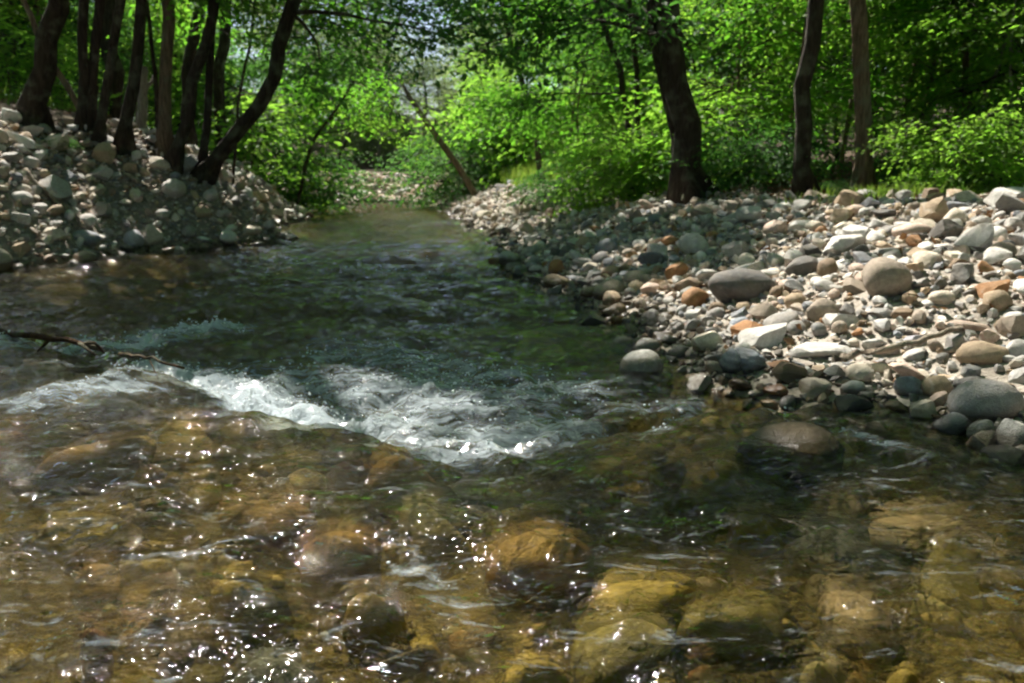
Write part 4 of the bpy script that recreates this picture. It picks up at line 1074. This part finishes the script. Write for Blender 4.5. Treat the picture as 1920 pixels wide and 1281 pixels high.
# ---- saplings and forest trees: a few shapes, copied
def proto_sapling(seed, H, r0, n_limbs, ln, sprays, kind, lf, mat, bark):
    rg = np.random.default_rng(seed)
    pth = np.array([(0, 0, -.15), (rg.normal(0, .06) * H, rg.normal(0, .06) * H, H * .5), (rg.normal(0, .1) * H, rg.normal(0, .1) * H, H)])
    P = resample(pth, 14); V, Q, T = tube(P, np.linspace(r0, r0 * .3, 14), 7)
    Vs, Qs, Ts, o = [V], [Q], [T], len(V); org, dr = [], []
    for k in range(n_limbs):
        t = lf + (1 - lf) * (k + rg.random()) / n_limbs; i = min(13, int(t * 13))
        L = limb_path(P[i], 2.4 * k + rg.uniform(-.5, .5), rg.uniform(0.0, .5), rg.uniform(*ln) * (1.2 - .6 * t), rg)
        V, Q, T = tube(L, np.linspace(r0 * .4, r0 * .12, len(L)), 5); Vs.append(V); Qs.append(Q + o); Ts.append(T + o); o += len(V)
        tt = rg.uniform(.15, 1, sprays); a = np.minimum((tt * (len(L) - 1)).astype(int), len(L) - 2)
        d0 = L[-1] - L[0]; d0[2] = 0; d0 /= np.linalg.norm(d0) + 1e-9
        dd = d0 + rg.normal(0, .8, (sprays, 3)); dd[:, 2] = rg.normal(-.02, .2, sprays)
        org.append(L[a] + rg.normal(0, 1, (sprays, 3)) * np.array([.12, .12, .07]) * max(ln)); dr.append(dd)
    org = np.concatenate(org); dr = np.concatenate(dr)
    tm = mesh_obj('trunk', np.vstack(Vs), [np.vstack(Qs), np.vstack(Ts)], bark, mesh_only=True)
    cm = crown_mesh('crown', org, dr, rg.uniform(.7, 1.3, len(org)), kind, rg, leafmat=mat, mesh_only=True)
    return tm, cm
SAP = [proto_sapling(11, 4.2, .035, 9, (.9, 1.7), 11, 1, .36, M_LEAF, M_BARK2), proto_sapling(12, 5.4, .05, 11, (1.1, 2.1), 12, 1, .40, M_LEAFY, M_BARK2),
       proto_sapling(13, 3.2, .025, 8, (.7, 1.4), 12, 4, .30, M_LEAFY, M_BARKP), proto_sapling(14, 4.8, .04, 10, (1.0, 1.9), 11, 1, .34, M_LEAFD, M_BARK)]
SAP.append(proto_sapling(15, 5.0, .045, 11, (1.1, 2.0), 12, 1, .38, M_LEAFP, M_BARKP))
TALL = [proto_sapling(21, 13, .16, 18, (1.8, 3.4), 22, 3, .24, M_LEAF, M_BARK), proto_sapling(22, 11, .13, 17, (1.7, 3.2), 22, 3, .10, M_LEAFY, M_BARK2),
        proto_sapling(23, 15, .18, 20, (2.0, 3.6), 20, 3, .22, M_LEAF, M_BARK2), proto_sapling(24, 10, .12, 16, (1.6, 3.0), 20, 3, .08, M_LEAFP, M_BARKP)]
SHRUB = [proto_sapling(31, 1.5, .018, 9, (.5, 1.0), 13, 1, .05, M_LEAFY, M_BARK2), proto_sapling(32, 1.1, .015, 9, (.45, .9), 12, 4, .05, M_LEAFD, M_BARK2)]
TREEMARK = []
for (nm, lab, px, Y, w, H, grp, kw), ph in zip(TREES, ['the thick leaning trunk', 'the thin crossing stem', 'the first paired trunk', 'the second paired trunk', 'the slim leaning trunk', 'the medium dark trunk',
        'the brownish upright trunk', 'the very thin stem', 'the slender leaning trunk', 'the slender upright trunk', 'the big overhanging trunk', 'the wispy stem', 'the thin far trunk', 'the second thin trunk',
        'the double-stemmed tree', 'the grown-on stem', 'the thin curving trunk', 'the slim dark trunk', 'the deep-shade trunk', 'the straight brown trunk', 'the grey half-hidden trunk']):
    p_ = at(*px[0], Y); TREEMARK.append((p_[0], p_[1], ph))
TREEMARK.append((Pd[0][0], Pd[0][1], 'the dead slanting trunk')); TREEMARK.append((sp[0][0], sp[0][1], 'the pale snag'))
pending = []
def plant_label(look, x, y):
    pending.append((look, x, y)); return look + '@' + str(len(pending) - 1)
ORD = ['', 'second back', 'third back', 'fourth back', 'fifth back', 'sixth back', 'seventh back', 'eighth back', 'ninth back', 'tenth back'] + [t + ' back' for t in ('eleventh', 'twelfth', 'thirteenth', 'fourteenth', 'fifteenth', 'sixteenth')]
def settle_labels():
    """every scattered plant is told apart by the two marked trunks it is seen between and by its depth order there"""
    mk = sorted([(960 + F * x / y, ph) for (x, y, ph) in TREEMARK])
    groups = {}
    for k, (look, x, y) in enumerate(pending):
        px = 960 + F * x / max(y, .5); vis = y > 2 and -60 < px < 1980
        if not vis: key = (look, 'out', '')
        else:
            i = sum(1 for m_ in mk if m_[0] < px)
            key = (look, mk[i - 1][1] if i > 0 else '', mk[i][1] if i < len(mk) else '')
        groups.setdefault(key, []).append((y, k))
    final = {}
    for (look, A, B), mem in groups.items():
        for r, (y, k) in enumerate(sorted(mem)):
            o = (', ' + ORD[min(r, len(ORD) - 1)] + ',') if r else (', foremost,' if len(mem) > 1 else '')
            look_ = look.replace('pale hazy far tree', 'pale far tree')
            if A == 'out': final[k] = f'{look} standing beyond the frame around the creek'
            elif A and B: final[k] = f'{look_}{o} between {A} and {B}'
            else: final[k] = f'{look}{o} outward of {A or B}'
    for ob in bpy.data.objects:
        l = ob.get('label')
        if l and '@' in l: ob['label'] = final[int(l.split('@')[1])]
def copy_plant(name, protos, k, x, y, rz, sc, label, cat, group, dz=0.0):
    root = empty(name, (x, y, float(ground_z(x, y)) + dz)); root.rotation_euler = (0, 0, rz); root.scale = (sc, sc, sc * 1.0)
    for nm, me in zip(('trunk', 'crown'), protos[k]):
        o = bpy.data.objects.new(nm, me); C.objects.link(o); o.parent = root
    tag(root, label, cat, group); return root
# shade trees standing outside the picture whose crowns reach over the creek
OFF = [((-8.2, 6.2), 12), ((-7.6, 3.2), 12), ((-8.4, 9.2), 13), ((-7.5, 15.5), 13), ((-7.0, 19.5), 12), ((4.6, 2.6), 10), ((5.8, 5.2), 11), ((-7.8, .2), 12), ((3.9, -.8), 11), ((-9.5, 23), 13)]
for i, ((x, y), H) in enumerate(OFF):
    g = float(ground_z(x, y)); pth = np.array([(x, y, g - .1), (x + (.3 if x < 0 else -.2), y, g + 3), (x + (1.3 if x < 0 else -.8), y + .2, g + 7), (x + (2.2 if x < 0 else -1.3), y + .2, g + H)])
    build_tree('bank_tree', plant_label('tall arching shade tree', x, y), pth, 0.17, 'shade trees overhanging the creek', seed=900 + i, limb_from=.5, limb_len=(2.5, 4.4), sprays=30, n_limbs=9)

for i, (b0, tp) in enumerate([((-6.3, 15.6), (-2.4, 16.2, 10.5))]):  # tree added so its crown shades the middle of the stony bank
    g = float(ground_z(*b0)); pth = np.array([(b0[0], b0[1], g - .1), (b0[0] + .5, b0[1], g + 2.5), (b0[0] * .55 + tp[0] * .45, b0[1] * .5 + tp[1] * .5, g + 6.5), tp])
    build_tree('bank_tree', plant_label('slanting waterside tree', *b0), pth, 0.13, 'shade trees overhanging the creek', seed=950 + i, limb_from=.5, limb_len=(2.0, 3.4), sprays=24, n_limbs=9)
rs = random.Random(77)
def tall_ok(x, y, hs=(3, 6, 9, 12), pad=1.6): return not any(in_gap(x, y, h + float(ground_z(x, y)), pad, 8) for h in hs)
def sap_ok(x, y): return not any(in_gap(x, y, h + float(ground_z(x, y)), .7, 7) for h in (1.5, 3, 4.2)) and not (9 < y < 12.2 and 1470 < 960 + 1500 * x / y < 1730)
pts_used = []
def scatter(n, xr, yr, smin, gap, test=lambda x, y: True):
    out = []; tries = 0
    while len(out) < n and tries < 6000:
        tries += 1; x = rs.uniform(*xr); y = rs.uniform(*yr)
        if y < 24.5 and 690 < 960 + 1500 * x / y < 1015: continue
        if y < 37.5 and 540 < 960 + 1500 * x / y < 885: continue
        if sd1(x, y) < smin or abs(x) > .64 * y + .7 or not test(x, y): continue
        if any((x - a) ** 2 + (y - b_) ** 2 < gap * gap for a, b_ in pts_used): continue
        pts_used.append((x, y)); out.append((x, y))
    return out
for (x, y) in scatter(27, (2.5, 15), (10.6, 24), 3.0, 1.1, sap_ok):
    copy_plant('sapling', SAP, rs.choice((0, 0, 1, 1, 2, 3, 3, 4)), x, y, rs.uniform(0, 6.28), rs.uniform(.9, 1.4), plant_label('slender leafy sapling', x, y), 'sapling', 'saplings behind the stony bank')
for (x, y) in scatter(16, (-16, -5.5), (12.5, 26), 3.0, 1.3, sap_ok):
    copy_plant('sapling', SAP, rs.choice((0, 3, 1)), x, y, rs.uniform(0, 6.28), rs.uniform(.8, 1.2), plant_label('slim shaded sapling', x, y), 'sapling', 'saplings behind the steep bank')
for (x, y) in scatter(12, (-1.5, 6), (22, 34), 2.2, 1.6, sap_ok):
    copy_plant('sapling', SAP, rs.choice((1, 2, 1)), x, y, rs.uniform(0, 6.28), rs.uniform(.7, 1.0), plant_label('bright sunlit young tree', x, y), 'sapling', 'young trees on the sunny far slope')
for (x, y) in scatter(14, (-12, -5), (18, 31), .6, 1.2, sap_ok):
    copy_plant('sapling', SAP, rs.choice((0, 3)), x, y, rs.uniform(0, 6.28), rs.uniform(.8, 1.2), plant_label('dark waterside sapling', x, y), 'sapling', 'saplings overhanging the far water')
for (x, y) in scatter(11, (5, 26), (24, 38), 4.0, 2.6, tall_ok):
    copy_plant('forest_tree', TALL, rs.choice((0, 2, 1, 0)), x, y, rs.uniform(0, 6.28), rs.uniform(.8, 1.1), plant_label('tall forest tree', x, y), 'tree', 'forest trees beyond the stony bank')
for (x, y) in scatter(20, (-30, -8), (18, 40), 3.5, 2.8, tall_ok):
    copy_plant('forest_tree', TALL, rs.choice((0, 2, 2, 1)), x, y, rs.uniform(0, 6.28), rs.uniform(.8, 1.1), plant_label('tall shady forest tree', x, y), 'tree', 'forest trees beyond the steep bank')
for (x, y) in scatter(26, (-34, 26), (36, 56), 2.0, 2.8, lambda x, y: not (-8 < x < -2 and y < 60) and tall_ok(x, y)):
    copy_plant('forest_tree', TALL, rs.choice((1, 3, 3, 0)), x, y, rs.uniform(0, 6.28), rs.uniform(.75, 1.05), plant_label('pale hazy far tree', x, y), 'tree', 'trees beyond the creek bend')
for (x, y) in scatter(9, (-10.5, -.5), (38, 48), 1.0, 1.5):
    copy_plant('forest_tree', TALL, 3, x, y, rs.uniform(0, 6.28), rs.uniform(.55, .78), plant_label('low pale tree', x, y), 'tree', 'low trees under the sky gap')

for (x, y) in [(6.5, 1.5), (9, 4.5), (7.5, -3), (11, 0), (4.5, -7), (0.5, -10), (-3.5, -11), (-8, -7), (-10.5, -3), (-12, 2), (-11, 6), (9.5, 8.5), (12, 11), (14, 5), (7, -10), (-13, 10)]:
    copy_plant('forest_tree', TALL, rs.choice((0, 2, 1)), x, y, rs.uniform(0, 6.28), rs.uniform(.85, 1.1), plant_label('tall surrounding forest tree', x, y), 'tree', 'forest trees around the viewpoint')

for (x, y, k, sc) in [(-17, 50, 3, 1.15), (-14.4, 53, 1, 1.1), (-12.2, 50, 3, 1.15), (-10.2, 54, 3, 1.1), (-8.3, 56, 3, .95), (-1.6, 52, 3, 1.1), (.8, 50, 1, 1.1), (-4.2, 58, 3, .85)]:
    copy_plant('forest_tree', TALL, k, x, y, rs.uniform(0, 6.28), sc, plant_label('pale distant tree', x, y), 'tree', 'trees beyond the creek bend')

# hand-placed shrubs and undergrowth on the bank tops
SH = [(1730, 330, 10.2, 1, 'leafy yellow-green shrub beside the straight brown trunk'), (1790, 330, 8.6, 0, 'bright leafy shrub above the tan upright cobble'),
      (1880, 318, 8.9, 0, 'bright leafy shrub behind the long white boulder'), (1560, 360, 9.6, 1, 'dark low shrub between the shaded trunk and the brown trunk'),
      (1420, 360, 10.6, 1, 'dark green shrub beside the big double-stemmed tree'), (1150, 345, 13.4, 0, 'shaded bush beneath the thin curving trunks'),
      (1075, 350, 15.0, 1, 'shaded bush at the head of the narrow stony bank'), (1000, 318, 26, 0, 'sunny bush on the far slope by the gravel bar'),
      (872, 355, 26, 1, 'bush drooping over the water beneath the dead trunk'), (935, 342, 28, 0, 'bright bush at the root of the dead trunk'),
      (105, 262, 9.6, 1, 'small leafy plant on the steep bank below the thick leaning trunk'), (20, 195, 14.5, 0, 'sunlit bush behind the white boulder on the steep bank'),
      (475, 330, 21.5, 0, 'bright bush behind the big trunk that leans over the creek'), (548, 345, 22, 1, 'dark bush hanging over the shaded far water'),
      (1235, 350, 13.0, 0, 'low bush on the creek side of the big double-stemmed tree'), (1350, 345, 12.0, 0, 'green bush just behind the big double-stemmed tree'),
      (665, 340, 52, 0, 'bright bush beside the gravel where the creek bends'), (775, 340, 50, 1, 'green bush at the far gravel under the dead trunk')]
for i, (px, py, Y, k, lab) in enumerate(SH):
    p = at(px, py, Y) if px != 105 else hit_ground(112, 282); sc = {11.5: .8, 9.6: .2}.get(Y, 1.0) if Y < 20 else 1.7
    if 1000 < px < 1300: sc *= .72
    if px > 1400: sc *= .52 if px > 1600 else .85
    copy_plant('shrub', SHRUB, k, p[0], p[1], rs.uniform(0, 6.28), sc * rs.uniform(.85, 1.1), lab, 'shrub', 'shrubs along the banks')
# thin saplings the photograph shows singly on the stony bank
for i, (px, Y, k, sc, lab) in enumerate([(1762, 11.2, 2, 1.1, 'thin pale-stemmed sapling behind the bright leafy shrub'), (1850, 10.8, 2, 1.2, 'pale-barked sapling with spreading leaves at the edge of the stony bank'),
        (1925, 9.6, 2, 1.0, 'young sapling with sunlit leaves above the long white boulder'), (1700, 12.0, 1, .8, 'leafy sapling just behind the straight brown trunk'),
        (1460, 11.6, 0, .9, 'leafy sapling behind the dark shaded trunk'), (1385, 12.6, 1, .8, 'bright sapling between the dark trunks of the stony bank'),
        (1815, 11.6, 1, 1.15, 'leafy sapling with layered sprays beyond the pale-barked sapling'), (1905, 11.3, 4, 1.2, 'pale leafy sapling beyond the long white boulder'), (1665, 13.0, 1, 1.1, 'yellow-green sapling far behind the straight brown trunk'),
        (1570, 12.5, 0, 1.1, 'green sapling between the deep-shade trunk and the straight brown trunk'), (1090, 17.0, 0, .9, 'leafy sapling beyond the head of the narrow bank')]):
    p = at(px, 340, Y); copy_plant('sapling', SAP, k, p[0], p[1], i * 1.3, sc, lab, 'sapling', 'young saplings on the stony bank')

# ---- grass, ground plants and dead leaves
def blades(n, fx, fy, hgt, wid, mat, name, label, smin=.2):
    x, y = fx(n), fy(n); s = sdist(x, y); m = s > smin; x, y = x[m], y[m]; n = len(x)
    z = ground_z(x, y) - .01; h = hgt * RNG.uniform(.5, 1.2, n); a = RNG.uniform(0, 6.28, n); b_ = RNG.uniform(0, 6.28, n); ln = h * RNG.uniform(.2, .7, n); w = wid * RNG.uniform(.6, 1.2, n)
    ca, sa = np.cos(a), np.sin(a); p0 = np.stack([x - ca * w, y - sa * w, z], 1); p1 = np.stack([x + ca * w, y + sa * w, z], 1)
    mid = np.stack([x + np.cos(b_) * ln * .35, y + np.sin(b_) * ln * .35, z + h * .6], 1); d = np.stack([ca * w * .7, sa * w * .7, 0 * w], 1)
    tip = np.stack([x + np.cos(b_) * ln, y + np.sin(b_) * ln, z + h], 1)
    V = np.stack([p0, p1, mid + d, mid - d, tip], 1).reshape(-1, 3); q = np.arange(n)[:, None] * 5
    o = mesh_obj(name, V, [q + np.array([0, 1, 2, 3]), q + np.array([3, 2, 4])], mat, smooth=False); tag(o, label, 'grass', kind='stuff')
blades(9000, lambda n: RNG.uniform(-1.0, 6, n), lambda n: RNG.uniform(19, 30, n), .45, .014, M_GRASS, 'grass', 'tall bright grass on the sunny slope beyond the gravel bar', 1.6)
def tuft_x(n): return np.repeat([3.35, 3.6, 3.15, 4.1, 4.6, 5.0, 3.85], n // 7 + 1)[:n] + RNG.normal(0, .26, n)
def tuft_y(n): return np.repeat([7.7, 8.0, 8.3, 8.2, 7.9, 7.8, 8.1], n // 7 + 1)[:n] + RNG.normal(0, .26, n)
blades(1000, tuft_x, tuft_y, .17, .007, M_GRASS, 'grass', 'green grass tufts around the foot of the straight brown trunk', 1.0)
blades(5000, lambda n: RNG.uniform(-13, -5, n), lambda n: RNG.uniform(10, 26, n), .28, .012, M_GRASS, 'grass', 'low green growth under the trees of the steep bank', 2.6)
def litter(n, xr, yr, smin, label):
    x = RNG.uniform(*xr, n); y = RNG.uniform(*yr, n); m = sdist(x, y) > smin; x, y = x[m], y[m]; n = len(x); z = ground_z(x, y) + .012
    V = np.array([(0, 0, 0), (.45, .3, .12), (1, 0, .05), (.45, -.3, .12)]) * 1.0; M = rot_mats(n, RNG, .45); s = RNG.uniform(.05, .11, n)
    W = np.einsum('nij,vj->nvi', M, V) * s[:, None, None] + np.stack([x, y, z], 1)[:, None, :]
    q = np.arange(n)[:, None] * 4
    o = mesh_obj('leaf_litter', W.reshape(-1, 3), np.vstack([q + np.array([0, 1, 2]), q + np.array([0, 2, 3])]), M_LITTER, smooth=False); tag(o, label, 'dead leaves', kind='stuff')
litter(9000, (.5, 12), (7, 20), 2.5, 'brown dead leaves under the trees of the stony bank')
litter(9000, (-14, -4), (8, 24), 1.3, 'brown dead leaves under the trees of the steep bank')

litter(700, (1, 6), (3, 10), .3, 'scattered dead leaves lying on the stones of the stony bank')
# ------------------------------------------------------------------ sticks and the white box
def stick(name, label, pts, r0, r1, mat, cat, group=None, twigs=()):
    pts = resample(pts, 12); root = empty(name, tuple(pts[0])); rg = np.random.default_rng(len(label))
    pts[1:-1] += rg.normal(0, r0 * .35, (10, 3)); V, Q, T = tube(pts - pts[0], np.linspace(r0, r1, 12), 8, .06, rg); mesh_obj('stem', V, [Q, T], mat, parent=root)
    for tw in twigs:
        tw = np.asarray(tw); V, Q, T = tube(resample(tw, 6) - pts[0], np.linspace(r1 * .9, r1 * .35, 6), 6); mesh_obj('twig', V, [Q, T], mat, parent=root)
    tag(root, label, cat, group); return root
def on_bank(px, py, up=.05): p = hit_ground(px, py); return p + np.array([0, 0, up])
stick('driftwood_stick', 'long pale driftwood stick lying down the stones of the steep bank', [on_bank(48, 335, .10), on_bank(85, 375, .10), on_bank(125, 405, .10), on_bank(165, 440, .06)], .035, .02, M_WOOD, 'stick', 'driftwood sticks')
stick('driftwood_stick', 'short pale driftwood stick in the shade of the steep bank', [on_bank(236, 340, .08), on_bank(262, 352, .08), on_bank(285, 364, .07)], .035, .02, M_WOOD, 'stick', 'driftwood sticks')
stick('driftwood_stick', 'thin weathered pole lying across the sunny stones near the water', [on_bank(1560, 715, .10), on_bank(1660, 690, .09), on_bank(1760, 664, .09), on_bank(1800, 650, .09)], .018, .012, M_WOOD, 'stick', 'driftwood sticks')
sw = [G(-60, 612, .08), G(20, 624, .10), G(100, 638, .11), G(160, 645, .12), G(190, 655, .08)]
stick('snagged_branch', 'dark wet branch with a forked end caught in the riffle', sw, .022, .014, M_WETWOOD, 'branch', None,
      [[G(160, 645, .12), G(172, 636, .15), G(182, 645, .14), G(195, 662, .07)], [G(150, 645, .12), G(165, 655, .12), G(178, 666, .09)], [G(90, 638, .1), G(80, 650, .08), G(70, 660, .05)]])
stick('snagged_branch', 'thin reddish twig lying on the lip of the white foam', [G(225, 664, .11), G(280, 672, .13), G(345, 690, .09)], .011, .006, M_WETWOOD, 'branch', None, [[G(280, 674, .12), G(288, 690, .10), G(297, 712, .06)]])

p = hit_ground(355, 304)
bx = bmesh.new(); bmesh.ops.create_cube(bx, size=1.0); bmesh.ops.scale(bx, vec=(.135, .10, .095), verts=bx.verts[:])
for v in bx.verts:
    if v.co.z > 0: v.co.x *= .94; v.co.y *= .9
bmesh.ops.bevel(bx, geom=bx.edges[:], offset=.014, segments=3, affect='EDGES')
me = bpy.data.meshes.new('white_box'); bx.to_mesh(me); bx.free(); me.materials.append(M_WHITE)
g = float(ground_z(p[0], p[1])); wb = bpy.data.objects.new('white_box', me); C.objects.link(wb); wb.location = (p[0], p[1], g + .055); wb.rotation_euler = (.05, .12, -.2)
tag(wb, 'small white box lying among the trunks on the steep bank', 'box')
settle_labels()
